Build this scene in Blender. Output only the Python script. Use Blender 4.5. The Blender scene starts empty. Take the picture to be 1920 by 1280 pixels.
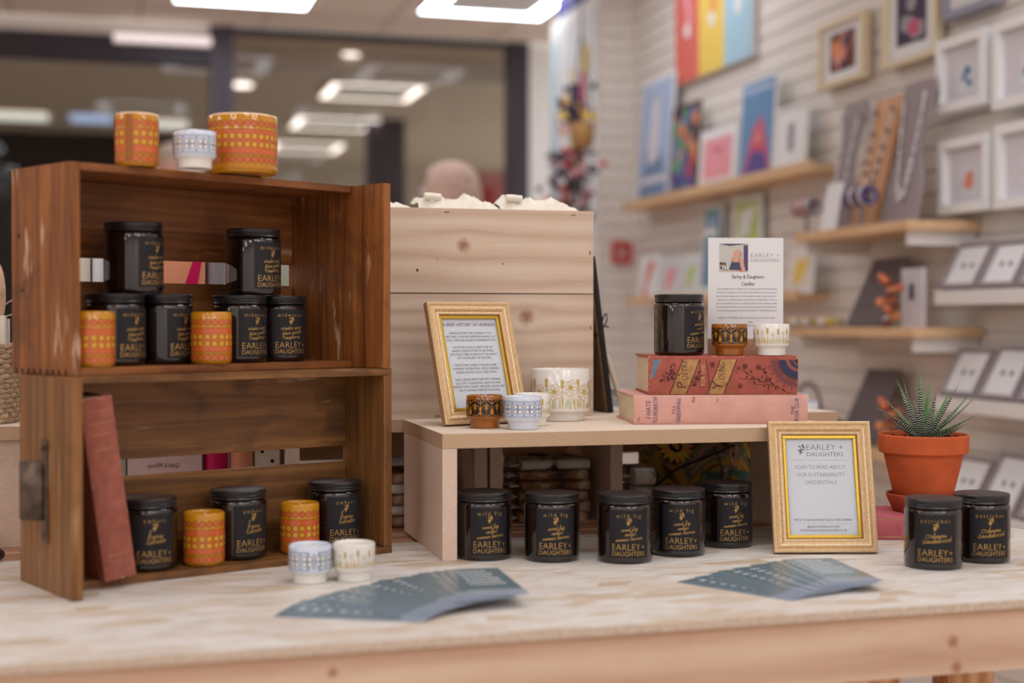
import bpy, math, random
from mathutils import Vector, Matrix, Euler
from mathutils.geometry import tessellate_polygon
random.seed(7)
C = bpy.context.scene.collection
PI = math.pi
F = 2666.67; PITCH = math.atan(40/F); CAMZ = 1.106; T = .78; RT = T+.172

# ------------------------------------------------------------------ camera, world, lights, exposure
cd = bpy.data.cameras.new('camera'); cam = bpy.data.objects.new('camera', cd); C.objects.link(cam)
cam.location = (0, 0, CAMZ); cam.rotation_euler = (PI/2-PITCH, 0, 0)
cd.lens = 50; cd.sensor_width = 36; cd.clip_start = .05; cd.clip_end = 100
cd.dof.use_dof = True; cd.dof.focus_distance = 2.07; cd.dof.aperture_fstop = 2.0; cd.dof.aperture_blades = 0
sc = bpy.context.scene; sc.camera = cam
sc.view_settings.view_transform = 'Standard'; sc.view_settings.look = 'None'
sc.view_settings.exposure = 0.05; sc.view_settings.gamma = 1; sc.view_settings.use_curve_mapping = False
sc.cycles.use_denoising = True; sc.cycles.max_bounces = 6; sc.cycles.use_adaptive_sampling = True; sc.cycles.adaptive_threshold = .05; sc.cycles.transparent_max_bounces = 12
sc.cycles.sample_clamp_indirect = 6; sc.cycles.caustics_reflective = False; sc.cycles.caustics_refractive = False
W = bpy.data.worlds.new('world'); sc.world = W; W.use_nodes = True
W.node_tree.nodes['Background'].inputs[0].default_value = (.90, .97, 1.0, 1)
W.node_tree.nodes['Background'].inputs[1].default_value = 1.2
PANEL_E = 12.0

def on(px, py, z):
    a = (px-960)/F; b = (640-py)/F; c, s = math.cos(PITCH), math.sin(PITCH)
    d = Vector((a, c+b*s, -s+b*c)); return Vector((0, 0, CAMZ))+d*((z-CAMZ)/d.z)
def at(px, py, Y):
    a = (px-960)/F; b = (640-py)/F; c, s = math.cos(PITCH), math.sin(PITCH)
    d = Vector((a, c+b*s, -s+b*c)); return Vector((0, 0, CAMZ))+d*(Y/d.y)

# ------------------------------------------------------------------ materials
def lin(c):
    def f(v):
        v /= 255; return v/12.92 if v <= .04045 else ((v+.055)/1.055)**2.4
    return (f(c[0]), f(c[1]), f(c[2]), 1)
MATS = {}
def newmat(name):
    m = bpy.data.materials.new(name); m.use_nodes = True; MATS[name] = m
    return m, m.node_tree.nodes, m.node_tree.links, m.node_tree.nodes['Principled BSDF']
def plain(name, col, rough=.6, spec=.4, metal=0, coat=0, var=.0, vscale=40, emit=0, bump=0):
    if name in MATS: return MATS[name]
    m, N, L, P = newmat(name)
    P.inputs['Base Color'].default_value = lin(col); P.inputs['Roughness'].default_value = rough
    P.inputs['Specular IOR Level'].default_value = spec; P.inputs['Metallic'].default_value = metal
    P.inputs['Coat Weight'].default_value = coat; P.inputs['Coat Roughness'].default_value = .04
    if emit:
        P.inputs['Emission Color'].default_value = lin(col); P.inputs['Emission Strength'].default_value = emit
    if var or bump:
        tc = N.new('ShaderNodeTexCoord'); n = N.new('ShaderNodeTexNoise'); n.inputs['Scale'].default_value = vscale
        n.inputs['Detail'].default_value = 5; L.new(tc.outputs['Object'], n.inputs['Vector'])
        if var:
            r = N.new('ShaderNodeValToRGB'); L.new(n.outputs['Fac'], r.inputs['Fac'])
            r.color_ramp.elements[0].position = .3; r.color_ramp.elements[1].position = .7
            r.color_ramp.elements[0].color = lin([max(0, x*(1-var)) for x in col])
            r.color_ramp.elements[1].color = lin([min(255, x*(1+var*.6)) for x in col])
            L.new(r.outputs['Color'], P.inputs['Base Color'])
        if bump:
            b = N.new('ShaderNodeBump'); b.inputs['Strength'].default_value = bump; b.inputs['Distance'].default_value = .002
            L.new(n.outputs['Fac'], b.inputs['Height']); L.new(b.outputs['Normal'], P.inputs['Normal'])
    return m
def ramp(N, stops):
    r = N.new('ShaderNodeValToRGB'); e = r.color_ramp.elements
    e[0].position = stops[0][0]; e[0].color = lin(stops[0][1]); e[1].position = stops[-1][0]; e[1].color = lin(stops[-1][1])
    for p, c in stops[1:-1]:
        q = e.new(p); q.color = lin(c)
    return r
def math_(N, L, op, a, b=None, clamp=False):
    n = N.new('ShaderNodeMath'); n.operation = op; n.use_clamp = clamp
    for i, v in enumerate((a, b)):
        if v is None: continue
        if isinstance(v, (int, float)): n.inputs[i].default_value = v
        else: L.new(v, n.inputs[i])
    return n.outputs[0]
def wood(name, cols, axis='x', scale=1, stretch=14, rough=.6, rings=0, knots=(), stain=0, staincol=(40, 25, 15), coat=0, seed=0, speck=0):
    """grain along the local axis; knots = (x, z, radius) on the front face"""
    m, N, L, P = newmat(name)
    tc = N.new('ShaderNodeTexCoord'); sep = N.new('ShaderNodeSeparateXYZ'); L.new(tc.outputs['Object'], sep.inputs[0])
    X, Y, Z = sep.outputs
    zz = Z; kmask = None
    for i, (kx, kz, kr) in enumerate(knots):
        dx = math_(N, L, 'SUBTRACT', X, kx); dz = math_(N, L, 'SUBTRACT', Z, kz)
        d2 = math_(N, L, 'ADD', math_(N, L, 'MULTIPLY', math_(N, L, 'MULTIPLY', dx, dx), .28), math_(N, L, 'MULTIPLY', dz, dz))
        g = math_(N, L, 'DIVIDE', kr*kr*1.5, math_(N, L, 'ADD', d2, kr*kr*.8))
        zz = math_(N, L, 'SUBTRACT', zz, math_(N, L, 'MULTIPLY', math_(N, L, 'MULTIPLY', dz, g), .75))
        rr = math_(N, L, 'SQRT', math_(N, L, 'ADD', math_(N, L, 'MULTIPLY', dx, dx), math_(N, L, 'MULTIPLY', dz, dz)))
        nk = N.new('ShaderNodeTexNoise'); nk.inputs['Scale'].default_value = 130; L.new(tc.outputs['Object'], nk.inputs['Vector'])
        rr = math_(N, L, 'ADD', rr, math_(N, L, 'MULTIPLY', math_(N, L, 'SUBTRACT', nk.outputs['Fac'], .5), kr*.9))
        k = math_(N, L, 'SUBTRACT', 1.25, math_(N, L, 'DIVIDE', rr, kr), clamp=True)
        kmask = k if kmask is None else math_(N, L, 'MAXIMUM', kmask, k)
    comb = N.new('ShaderNodeCombineXYZ'); L.new(X, comb.inputs[0]); L.new(Y, comb.inputs[1]); L.new(zz, comb.inputs[2])
    mp = N.new('ShaderNodeMapping'); s = {'x': (1, stretch, stretch), 'y': (stretch, 1, stretch), 'z': (stretch, stretch, 1)}[axis]
    mp.inputs['Scale'].default_value = [v*scale for v in s]; mp.inputs['Location'].default_value = (seed*3.1, seed*1.7, seed*2.3)
    L.new(comb.outputs[0], mp.inputs['Vector'])
    n1 = N.new('ShaderNodeTexNoise'); n1.inputs['Scale'].default_value = 3; n1.inputs['Detail'].default_value = 6; n1.inputs['Roughness'].default_value = .62
    n1.inputs['Distortion'].default_value = .6; L.new(mp.outputs[0], n1.inputs['Vector'])
    fac = n1.outputs['Fac']
    if rings:
        w = N.new('ShaderNodeTexWave'); w.bands_direction = 'Z' if axis != 'z' else 'X'; w.inputs['Scale'].default_value = rings
        w.inputs['Distortion'].default_value = 5; w.inputs['Detail'].default_value = 2; w.inputs['Detail Scale'].default_value = .6
        mp2 = N.new('ShaderNodeMapping'); mp2.inputs['Scale'].default_value = {'x': (.14, 1, 1), 'y': (1, .14, 1), 'z': (1, 1, .14)}[axis]
        mp2.inputs['Location'].default_value = (seed*.3, seed*.7, seed*.23)
        L.new(comb.outputs[0], mp2.inputs['Vector']); L.new(mp2.outputs[0], w.inputs['Vector'])
        fac = math_(N, L, 'ADD', math_(N, L, 'MULTIPLY', fac, .68), math_(N, L, 'MULTIPLY', w.outputs['Fac'], .32))
    r = ramp(N, cols); L.new(fac, r.inputs['Fac']); col = r.outputs['Color']
    def over(col, fac, c2):
        mx = N.new('ShaderNodeMix'); mx.data_type = 'RGBA'; L.new(fac, mx.inputs[0]); L.new(col, mx.inputs[6])
        mx.inputs[7].default_value = lin(c2); return mx.outputs[2]
    if kmask is not None: col = over(col, math_(N, L, 'MULTIPLY', kmask, .85), (150, 96, 78))
    if stain:
        n2 = N.new('ShaderNodeTexNoise'); n2.inputs['Scale'].default_value = 11; n2.inputs['Detail'].default_value = 7; n2.inputs['Distortion'].default_value = 1.2
        L.new(tc.outputs['Object'], n2.inputs['Vector'])
        f = math_(N, L, 'MULTIPLY', math_(N, L, 'SUBTRACT', n2.outputs['Fac'], .5, True), stain*5, True)
        col = over(col, f, staincol)
    if speck:
        n3 = N.new('ShaderNodeTexNoise'); n3.inputs['Scale'].default_value = 26; n3.inputs['Detail'].default_value = 8
        mp3 = N.new('ShaderNodeMapping'); mp3.inputs['Scale'].default_value = {'x': (.4, 2, 2), 'y': (2, .4, 2), 'z': (2, 2, .4)}[axis]
        mp3.inputs['Location'].default_value = (seed, 2, 5)
        L.new(tc.outputs['Object'], mp3.inputs['Vector']); L.new(mp3.outputs[0], n3.inputs['Vector'])
        f = math_(N, L, 'MULTIPLY', math_(N, L, 'SUBTRACT', n3.outputs['Fac'], .625, True), 14*speck, True)
        col = over(col, f, (205, 170, 140))
    L.new(col, P.inputs['Base Color']); P.inputs['Roughness'].default_value = rough; P.inputs['Coat Weight'].default_value = coat
    P.inputs['Coat Roughness'].default_value = .3; P.inputs['Specular IOR Level'].default_value = .35
    b = N.new('ShaderNodeBump'); b.inputs['Strength'].default_value = .25; b.inputs['Distance'].default_value = .001
    L.new(n1.outputs['Fac'], b.inputs['Height']); L.new(b.outputs['Normal'], P.inputs['Normal'])
    return m
def osb(name):
    m, N, L, P = newmat(name)
    tc = N.new('ShaderNodeTexCoord'); out = None
    nz = N.new('ShaderNodeTexNoise'); nz.inputs['Scale'].default_value = 9; L.new(tc.outputs['Object'], nz.inputs['Vector'])
    for i, (ang, sc_) in enumerate(((.5, 20), (-.6, 26), (1.4, 22))):
        mp = N.new('ShaderNodeMapping'); mp.inputs['Rotation'].default_value = (0, 0, ang); mp.inputs['Scale'].default_value = (.45, 1.5, 1)
        mp.inputs['Location'].default_value = (i*1.3, i*.7, 0); L.new(tc.outputs['Object'], mp.inputs['Vector'])
        v = N.new('ShaderNodeTexVoronoi'); v.inputs['Scale'].default_value = sc_; L.new(mp.outputs[0], v.inputs['Vector'])
        s = N.new('ShaderNodeSeparateColor'); L.new(v.outputs['Color'], s.inputs[0])
        r = ramp(N, [(0, (206, 186, 160)), (.12, (220, 207, 189)), (.4, (226, 219, 209)), (.75, (230, 226, 219)), (1, (234, 231, 226))])
        L.new(s.outputs[0], r.inputs['Fac'])
        if out is None: out = r.outputs['Color']
        else:
            g = N.new('ShaderNodeMath'); g.operation = 'GREATER_THAN'; g.inputs[1].default_value = .62; L.new(s.outputs[1], g.inputs[0])
            mx = N.new('ShaderNodeMix'); mx.data_type = 'RGBA'; L.new(g.outputs[0], mx.inputs[0]); L.new(out, mx.inputs[6]); L.new(r.outputs['Color'], mx.inputs[7]); out = mx.outputs[2]
    mp = N.new('ShaderNodeMapping'); mp.inputs['Rotation'].default_value = (0, 0, .4); mp.inputs['Scale'].default_value = (1, 6, 1); L.new(tc.outputs['Object'], mp.inputs['Vector'])
    n = N.new('ShaderNodeTexNoise'); n.inputs['Scale'].default_value = 26; n.inputs['Detail'].default_value = 6; L.new(mp.outputs[0], n.inputs['Vector'])
    r = ramp(N, [(.3, (120, 84, 56)), (.42, (225, 205, 180)), (.6, (255, 255, 255))]); L.new(n.outputs['Fac'], r.inputs['Fac'])
    mx = N.new('ShaderNodeMix'); mx.data_type = 'RGBA'; mx.blend_type = 'MULTIPLY'; mx.inputs[0].default_value = .38
    L.new(out, mx.inputs[6]); L.new(r.outputs['Color'], mx.inputs[7]); L.new(mx.outputs[2], P.inputs['Base Color'])
    P.inputs['Roughness'].default_value = .5
    return m
def striped_leaf(name):
    m, N, L, P = newmat(name)
    uv = N.new('ShaderNodeUVMap'); sep = N.new('ShaderNodeSeparateXYZ'); L.new(uv.outputs[0], sep.inputs[0])
    tc = N.new('ShaderNodeTexCoord'); n = N.new('ShaderNodeTexNoise'); n.inputs['Scale'].default_value = 160; L.new(tc.outputs['Object'], n.inputs['Vector'])
    a = math_(N, L, 'ADD', math_(N, L, 'MULTIPLY', sep.outputs[1], 120), math_(N, L, 'MULTIPLY', n.outputs['Fac'], 5))
    s = math_(N, L, 'SINE', a)
    out = math_(N, L, 'MULTIPLY', math_(N, L, 'SUBTRACT', s, .35, False), 6, True)
    back = math_(N, L, 'MULTIPLY', out, math_(N, L, 'GREATER_THAN', sep.outputs[0], .34))
    g = N.new('ShaderNodeMix'); g.data_type = 'RGBA'; L.new(math_(N, L, 'GREATER_THAN', sep.outputs[0], .34), g.inputs[0])
    g.inputs[6].default_value = lin((88, 128, 72)); g.inputs[7].default_value = lin((28, 46, 36))
    mx = N.new('ShaderNodeMix'); mx.data_type = 'RGBA'; L.new(back, mx.inputs[0]); L.new(g.outputs[2], mx.inputs[6]); mx.inputs[7].default_value = lin((226, 230, 214))
    L.new(mx.outputs[2], P.inputs['Base Color']); P.inputs['Roughness'].default_value = .4
    b = N.new('ShaderNodeBump'); b.inputs['Strength'].default_value = .6; b.inputs['Distance'].default_value = .0008
    L.new(back, b.inputs['Height']); L.new(b.outputs['Normal'], P.inputs['Normal'])
    return m
def blotch(name, cols, scale=8, dist=1.5, rough=.8, stretch=(1, 1, 1)):
    m, N, L, P = newmat(name)
    tc = N.new('ShaderNodeTexCoord'); mp = N.new('ShaderNodeMapping'); mp.inputs['Scale'].default_value = stretch; L.new(tc.outputs['Object'], mp.inputs[0])
    n = N.new('ShaderNodeTexNoise'); n.inputs['Scale'].default_value = scale; n.inputs['Distortion'].default_value = dist
    n.inputs['Detail'].default_value = 3; L.new(mp.outputs[0], n.inputs['Vector'])
    r = ramp(N, cols); L.new(n.outputs['Fac'], r.inputs['Fac']); L.new(r.outputs['Color'], P.inputs['Base Color']); P.inputs['Roughness'].default_value = rough
    return m
def glass(name, tint=(255, 255, 255), refl=.08):
    m, N, L, P = newmat(name); N.remove(P)
    t = N.new('ShaderNodeBsdfTransparent'); t.inputs[0].default_value = lin(tint)
    g = N.new('ShaderNodeBsdfGlossy'); g.inputs['Roughness'].default_value = .02
    lw = N.new('ShaderNodeLayerWeight'); lw.inputs[0].default_value = .25
    mx = N.new('ShaderNodeMixShader'); L.new(math_(N, L, 'ADD', math_(N, L, 'MULTIPLY', lw.outputs['Fresnel'], .22), refl*.1, True), mx.inputs[0])
    L.new(t.outputs[0], mx.inputs[1]); L.new(g.outputs[0], mx.inputs[2]); L.new(mx.outputs[0], N['Material Output'].inputs[0])
    return m

CR = [(.25, (84, 46, 20)), (.45, (132, 78, 36)), (.6, (158, 98, 48)), (.8, (180, 122, 66))]
CR2 = [(.25, (84, 52, 24)), (.45, (122, 80, 40)), (.6, (146, 100, 54)), (.8, (166, 120, 70))]
wood('crate_z', CR, 'z', 1, 22, .5, 0, (), .35, (52, 27, 14), .15, 1, .9)
wood('crate_x', CR, 'x', 1, 22, .5, 0, (), .4, (52, 27, 14), .12, 2, .3)
wood('crate2_z', CR2, 'z', 1, 24, .5, 0, (), .25, (60, 36, 18), .15, 3, .2)
wood('crate2_x', CR2, 'x', 1, 20, .5, 0, (), .6, (66, 44, 26), .12, 4, .5)
PINE = [(.2, (200, 170, 146)), (.42, (216, 191, 168)), (.6, (223, 201, 178)), (.85, (230, 212, 192))]
wood('pine_box_up', PINE, 'x', 1, 26, .55, 9, [(.172, .271, .0115)], .12, (206, 158, 84), 0, 5)
wood('pine_box_low', PINE, 'x', 1, 26, .55, 12, [(.274, .160, .0135)], .1, (196, 140, 100), 0, 6)
wood('pine', PINE, 'x', 1, 12, .6, 14, (), .1, (190, 134, 96), 0, 7)
wood('rail', [(.2, (184, 148, 122)), (.45, (202, 170, 144)), (.6, (210, 182, 156)), (.85, (218, 196, 172))], 'x', 1, 12, .6, 6, [(.47, -.035, .008), (.475, -.064, .008), (-.25, -.02, .006)], .1, (190, 134, 96), 0, 8)
wood('leg_wood', [(.25, (176, 116, 76)), (.5, (208, 156, 112)), (.75, (224, 184, 144))], 'z', 1, 16, .6, 10, (), 0, seed=9)
wood('plank', [(.25, (150, 104, 78)), (.5, (196, 150, 118)), (.75, (220, 182, 148))], 'x', 1, 14, .6, 12, (), .2, (150, 104, 80), 0, 10)
wood('shelf_wood', [(.25, (206, 160, 116)), (.5, (228, 190, 146)), (.75, (238, 208, 168))], 'x', 1, 10, .5, 0, seed=11)
osb('osb')
plain('osb_edge', (204, 186, 166), .8, var=.1, vscale=160)
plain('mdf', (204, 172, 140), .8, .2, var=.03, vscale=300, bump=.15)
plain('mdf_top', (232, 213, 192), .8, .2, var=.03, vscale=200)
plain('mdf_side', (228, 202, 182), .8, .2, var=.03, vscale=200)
plain('amber', (24, 13, 9), .05, .6, coat=.6)
plain('lid_black', (30, 28, 30), .32, .6)
plain('lid_top', (46, 36, 34), .42, .6)
plain('label_black', (33, 32, 36), .55, .3)
plain('gold_print', (205, 164, 92), .38, .5, metal=.55)
plain('wax', (236, 226, 206), .5, .3); plain('wick', (240, 236, 228), .8)
plain('flower_yellow', (222, 166, 44), .15, .5, coat=.5); plain('mustard', (204, 138, 18), .12, .5, coat=.5); plain('mustard_dark', (160, 92, 8), .2, .5, coat=.3)
plain('orange', (212, 100, 46), .15, .5, coat=.5); plain('olive_line', (150, 92, 16), .2, .4)
plain('brown_glaze', (160, 94, 16), .1, .5, coat=.6, var=.15, vscale=30); plain('leaf_black', (34, 26, 22), .2, .5, coat=.4)
plain('leaf_amber', (206, 134, 30), .2, .5, coat=.4)
plain('china', (240, 236, 228), .1, .5, coat=.5); plain('china_blue', (218, 226, 240), .12, .5, coat=.5)
plain('blue_print', (96, 122, 168), .2, .4, coat=.3); plain('slate_print', (108, 122, 142), .2, .4, coat=.3)
plain('gold_line', (208, 178, 92), .3, .4); plain('pale_green', (200, 208, 160), .3)
plain('paper', (238, 238, 238), .7, .2); plain('paper_cool', (226, 230, 236), .6, .2)
plain('ink', (60, 62, 86), .7, .1); plain('ink_grey', (120, 122, 134), .7, .1); plain('ink_faint', (168, 170, 178), .7, .1)
plain('frame_light', (236, 212, 172), .4, .5, metal=.15, var=.07, vscale=260); plain('frame_mid', (216, 176, 124), .4, .5, metal=.15, var=.07, vscale=260)
plain('frame_gold', (212, 176, 66), .3, .5, metal=.7); plain('frame_side', (196, 150, 98), .45, .4, metal=.3)
plain('cover_red', (172, 94, 80), .75, .2, var=.08, vscale=60); plain('cover_pink', (222, 170, 156), .8, .2, var=.04, vscale=40)
plain('cover_rust', (162, 96, 80), .8, .2, var=.1, vscale=90); plain('cover_rose', (206, 108, 118), .75, .2, var=.06, vscale=40)
plain('spine_gold', (200, 172, 110), .6, .3, metal=.3, var=.15, vscale=60); plain('book_gold', (182, 140, 88), .5, .3, metal=.3, var=.12, vscale=120)
plain('book_dark', (92, 50, 52), .7, .2); plain('book_navy', (62, 66, 92), .7, .2); plain('book_blue', (104, 130, 152), .7, .2); plain('spine_ink', (104, 96, 134), .8, .1)
plain('pages', (228, 208, 176), .9, .1, var=.1, vscale=200); plain('wear', (226, 176, 150), .9, .1)
plain('terracotta', (206, 98, 56), .8, .2, var=.1, vscale=22); plain('terracotta_dark', (188, 92, 60), .85, .2, var=.14, vscale=30)
plain('soil', (42, 30, 26), .95, .1, var=.5, vscale=120, bump=1); striped_leaf('leaf_striped')
plain('card_teal', (110, 130, 134), .24, .55); plain('card_edge', (176, 190, 212), .5, .3); plain('card_back', (150, 160, 172), .4); plain('card_print', (232, 234, 236), .5)
plain('iron', (104, 88, 74), .45, .5, metal=.6, var=.3, vscale=60); plain('nail', (40, 28, 24), .6)
plain('torn_paper', (240, 232, 216), .85, .15, var=.03, vscale=30)
plain('black_board', (38, 34, 34), .6, .3, var=.2, vscale=80); plain('kraft', (120, 92, 66), .8, .2, var=.1, vscale=60); plain('ribbon', (38, 36, 38), .4)
plain('pencil_white', (222, 208, 190), .6); plain('grey_tray', (170, 172, 178), .6); plain('silver', (176, 172, 170), .3, .5, metal=.9)
plain('wicker', (206, 178, 146), .8, var=.2, vscale=120, bump=.6)
plain('copper', (214, 128, 96), .3, .5, metal=.8); plain('dark_metal', (52, 38, 36), .4)
blotch('tote', [(.36, (44, 34, 28)), (.45, (110, 74, 50)), (.58, (170, 128, 94)), (.74, (222, 200, 176))], 14, 1.5)
blotch('tote_white', [(.38, (52, 44, 40)), (.44, (206, 196, 184)), (.6, (234, 226, 214))], 16, 1.2)
blotch('sunflower_cloth', [(.3, (26, 24, 18)), (.40, (110, 82, 26)), (.47, (176, 134, 32)), (.54, (60, 86, 70)), (.62, (190, 142, 110)), (.72, (60, 40, 28))], 10, 2.2)
plain('petal_yellow', (226, 190, 50), .8); plain('seed_dark', (50, 36, 40), .9); plain('teal_cloth', (62, 92, 84), .9)
plain('fringe', (226, 214, 204), .9); plain('blush', (246, 220, 218), .6); plain('magenta', (226, 12, 106), .5); plain('peach', (250, 176, 138), .6); plain('mint', (196, 206, 192), .7)
plain('purple_dark', (60, 52, 110), .8)

# ------------------------------------------------------------------ mesh building
class MB:
    def __init__(s): s.v = []; s.f = []; s.fm = []; s.mats = []; s.uv = {}; s.M = Matrix()
    def mi(s, m):
        if m not in s.mats: s.mats.append(m)
        return s.mats.index(m)
    def add(s, vs, fs, m, uv=None):
        o = len(s.v); k = s.mi(m)
        for i, p in enumerate(vs):
            s.v.append(tuple(s.M @ Vector(p)))
            if uv: s.uv[o+i] = uv[i]
        for f in fs: s.f.append([o+i for i in f]); s.fm.append(k)
    def box(s, x0, x1, y0, y1, z0, z1, m, mt=None):
        v = [(x, y, z) for z in (z0, z1) for y in (y0, y1) for x in (x0, x1)]
        s.add(v, [(0, 2, 3, 1), (0, 1, 5, 4), (1, 3, 7, 5), (3, 2, 6, 7), (2, 0, 4, 6)], m); s.add(v, [(4, 5, 7, 6)], mt or m)
        return s
    def lathe(s, prof, m, n=48, cx=0, cy=0, mfun=None):
        """prof: (r, z) list from bottom to top; r=0 closes"""
        vs = []; 
        for r, z in prof:
            for k in range(n):
                a = 2*PI*k/n; vs.append((cx+r*math.sin(a), cy-r*math.cos(a), z))
        for i in range(len(prof)-1):
            fs = []
            for k in range(n):
                q = (k+1) % n
                if prof[i][0] == 0 and prof[i+1][0] == 0: continue
                fs.append((i*n+k, i*n+q, (i+1)*n+q, (i+1)*n+k))
            if i == 0: o = len(s.v); s.add(vs, [], m)
            mm = mfun(i) if mfun else m
            k0 = s.mi(mm)
            for f in fs: s.f.append([o+t for t in f]); s.fm.append(k0)
        return s
    def tube(s, pts, r, m, n=8, caps=True):
        pts = [Vector(p) for p in pts]; rs = r if isinstance(r, (list, tuple)) else [r]*len(pts)
        vs = []; up = Vector((0, 0, 1))
        for i, p in enumerate(pts):
            d = (pts[min(i+1, len(pts)-1)]-pts[max(i-1, 0)]).normalized()
            a = d.cross(up); a = d.cross(Vector((1, 0, 0))) if a.length < 1e-3 else a
            a.normalize(); b = d.cross(a)
            for k in range(n):
                t = 2*PI*k/n; vs.append(p+a*math.cos(t)*rs[i]+b*math.sin(t)*rs[i])
        fs = [(i*n+k, i*n+(k+1) % n, (i+1)*n+(k+1) % n, (i+1)*n+k) for i in range(len(pts)-1) for k in range(n)]
        if caps: fs += [tuple(range(n-1, -1, -1)), tuple((len(pts)-1)*n+k for k in range(n))]
        s.add(vs, fs, m); return s
    def ellipsoid(s, c, r, m, nu=16, nv=10):
        vs = []; 
        for j in range(nv+1):
            t = PI*j/nv-PI/2
            for k in range(nu):
                a = 2*PI*k/nu; vs.append((c[0]+r[0]*math.cos(t)*math.cos(a), c[1]+r[1]*math.cos(t)*math.sin(a), c[2]+r[2]*math.sin(t)))
        s.add(vs, [(j*nu+k, j*nu+(k+1) % nu, (j+1)*nu+(k+1) % nu, (j+1)*nu+k) for j in range(nv) for k in range(nu)], m); return s
    def prism(s, poly, y0, y1, m):
        """poly in (x, z), extruded along y"""
        n = len(poly); vs = [(x, y0, z) for x, z in poly]+[(x, y1, z) for x, z in poly]
        s.add(vs, [tuple(range(n)), tuple(range(2*n-1, n-1, -1))]+[(i, i+n, (i+1) % n+n, (i+1) % n) for i in range(n)], m); return s
    def build(s, name, parent=None, bevel=0, smooth=None, rot=None, loc=None, seg=2):
        me = bpy.data.meshes.new(name); me.from_pydata(s.v, [], s.f); me.update()
        for m in s.mats: me.materials.append(MATS[m])
        me.polygons.foreach_set('material_index', s.fm)
        if s.uv:
            l = me.uv_layers.new(name='UVMap')
            for lp in me.loops: l.data[lp.index].uv = s.uv.get(lp.vertex_index, (0, 0))
        me.validate()
        if smooth:
            me.polygons.foreach_set('use_smooth', [True]*len(me.polygons)); me.set_sharp_from_angle(angle=math.radians(smooth))
        o = bpy.data.objects.new(name, me); C.objects.link(o)
        if parent: o.parent = parent
        if loc: o.location = loc
        if rot: o.rotation_euler = rot
        if bevel:
            b = o.modifiers.new('bevel', 'BEVEL'); b.width = bevel; b.segments = seg; b.limit_method = 'ANGLE'
        return o
def tag(o, label, cat, group=None):
    o['label'] = label; o['category'] = cat
    if group: o['group'] = group
    return o
def thing(name, label, cat, loc=(0, 0, 0), rotz=0, group=None, tilt=0):
    o = bpy.data.objects.new(name, None); C.objects.link(o); o.location = loc; o.rotation_euler = (tilt, 0, rotz); o.empty_display_size = .02
    return tag(o, label, cat, group)
def struct(o): o['kind'] = 'structure'; return o
def dup(root, loc, rotz=0, label=None, group=None, tilt=None):
    def cp(o, par):
        c = o.copy(); C.objects.link(c); c.parent = par
        for ch in list(o.children): cp(ch, c)
        return c
    kids = list(root.children); r = root.copy(); C.objects.link(r)
    for k in kids: cp(k, r)
    r.location = loc; r.rotation_euler = (root.rotation_euler[0] if tilt is None else tilt, 0, rotz)
    if label: r['label'] = label
    if group: r['group'] = group
    return r
class Proto:
    """first call moves the built thing itself, later calls copy it"""
    def __init__(s, root): s.root = root; s.used = False
    def __call__(s, loc, rotz, label, group=None, tilt=0):
        if s.used: return dup(s.root, loc, rotz, label, group, tilt)
        s.used = True; r = s.root; r.location = loc; r.rotation_euler = (tilt, 0, rotz); r['label'] = label
        if group: r['group'] = group
        return r

# ------------------------------------------------------------------ flat artwork wrapped on surfaces
def flat(u, v, h): return (u, -h, v)
def flat_up(u, v, h): return (u, v, h)
def cyl(rf):
    def f(u, v, h):
        r = rf(v) if callable(rf) else rf
        r0 = rf if not callable(rf) else rf(None)
        a = u/r0; return ((r+h)*math.sin(a), -(r+h)*math.cos(a), v)
    return f
TXT = {}
def text_tris(s, size, align, off):
    key = (s, align, off)
    if key not in TXT:
        cu = bpy.data.curves.new('t', 'FONT'); cu.body = s; cu.size = 1; cu.align_x = align; cu.offset = off; cu.resolution_u = 2
        o = bpy.data.objects.new('t', cu); C.objects.link(o); dg = bpy.context.evaluated_depsgraph_get()
        me = bpy.data.meshes.new_from_object(o.evaluated_get(dg))
        TXT[key] = ([(v.co.x, v.co.y) for v in me.vertices], [tuple(p.vertices) for p in me.polygons])
        bpy.data.objects.remove(o); bpy.data.curves.remove(cu); bpy.data.meshes.remove(me)
    return TXT[key]
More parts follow.
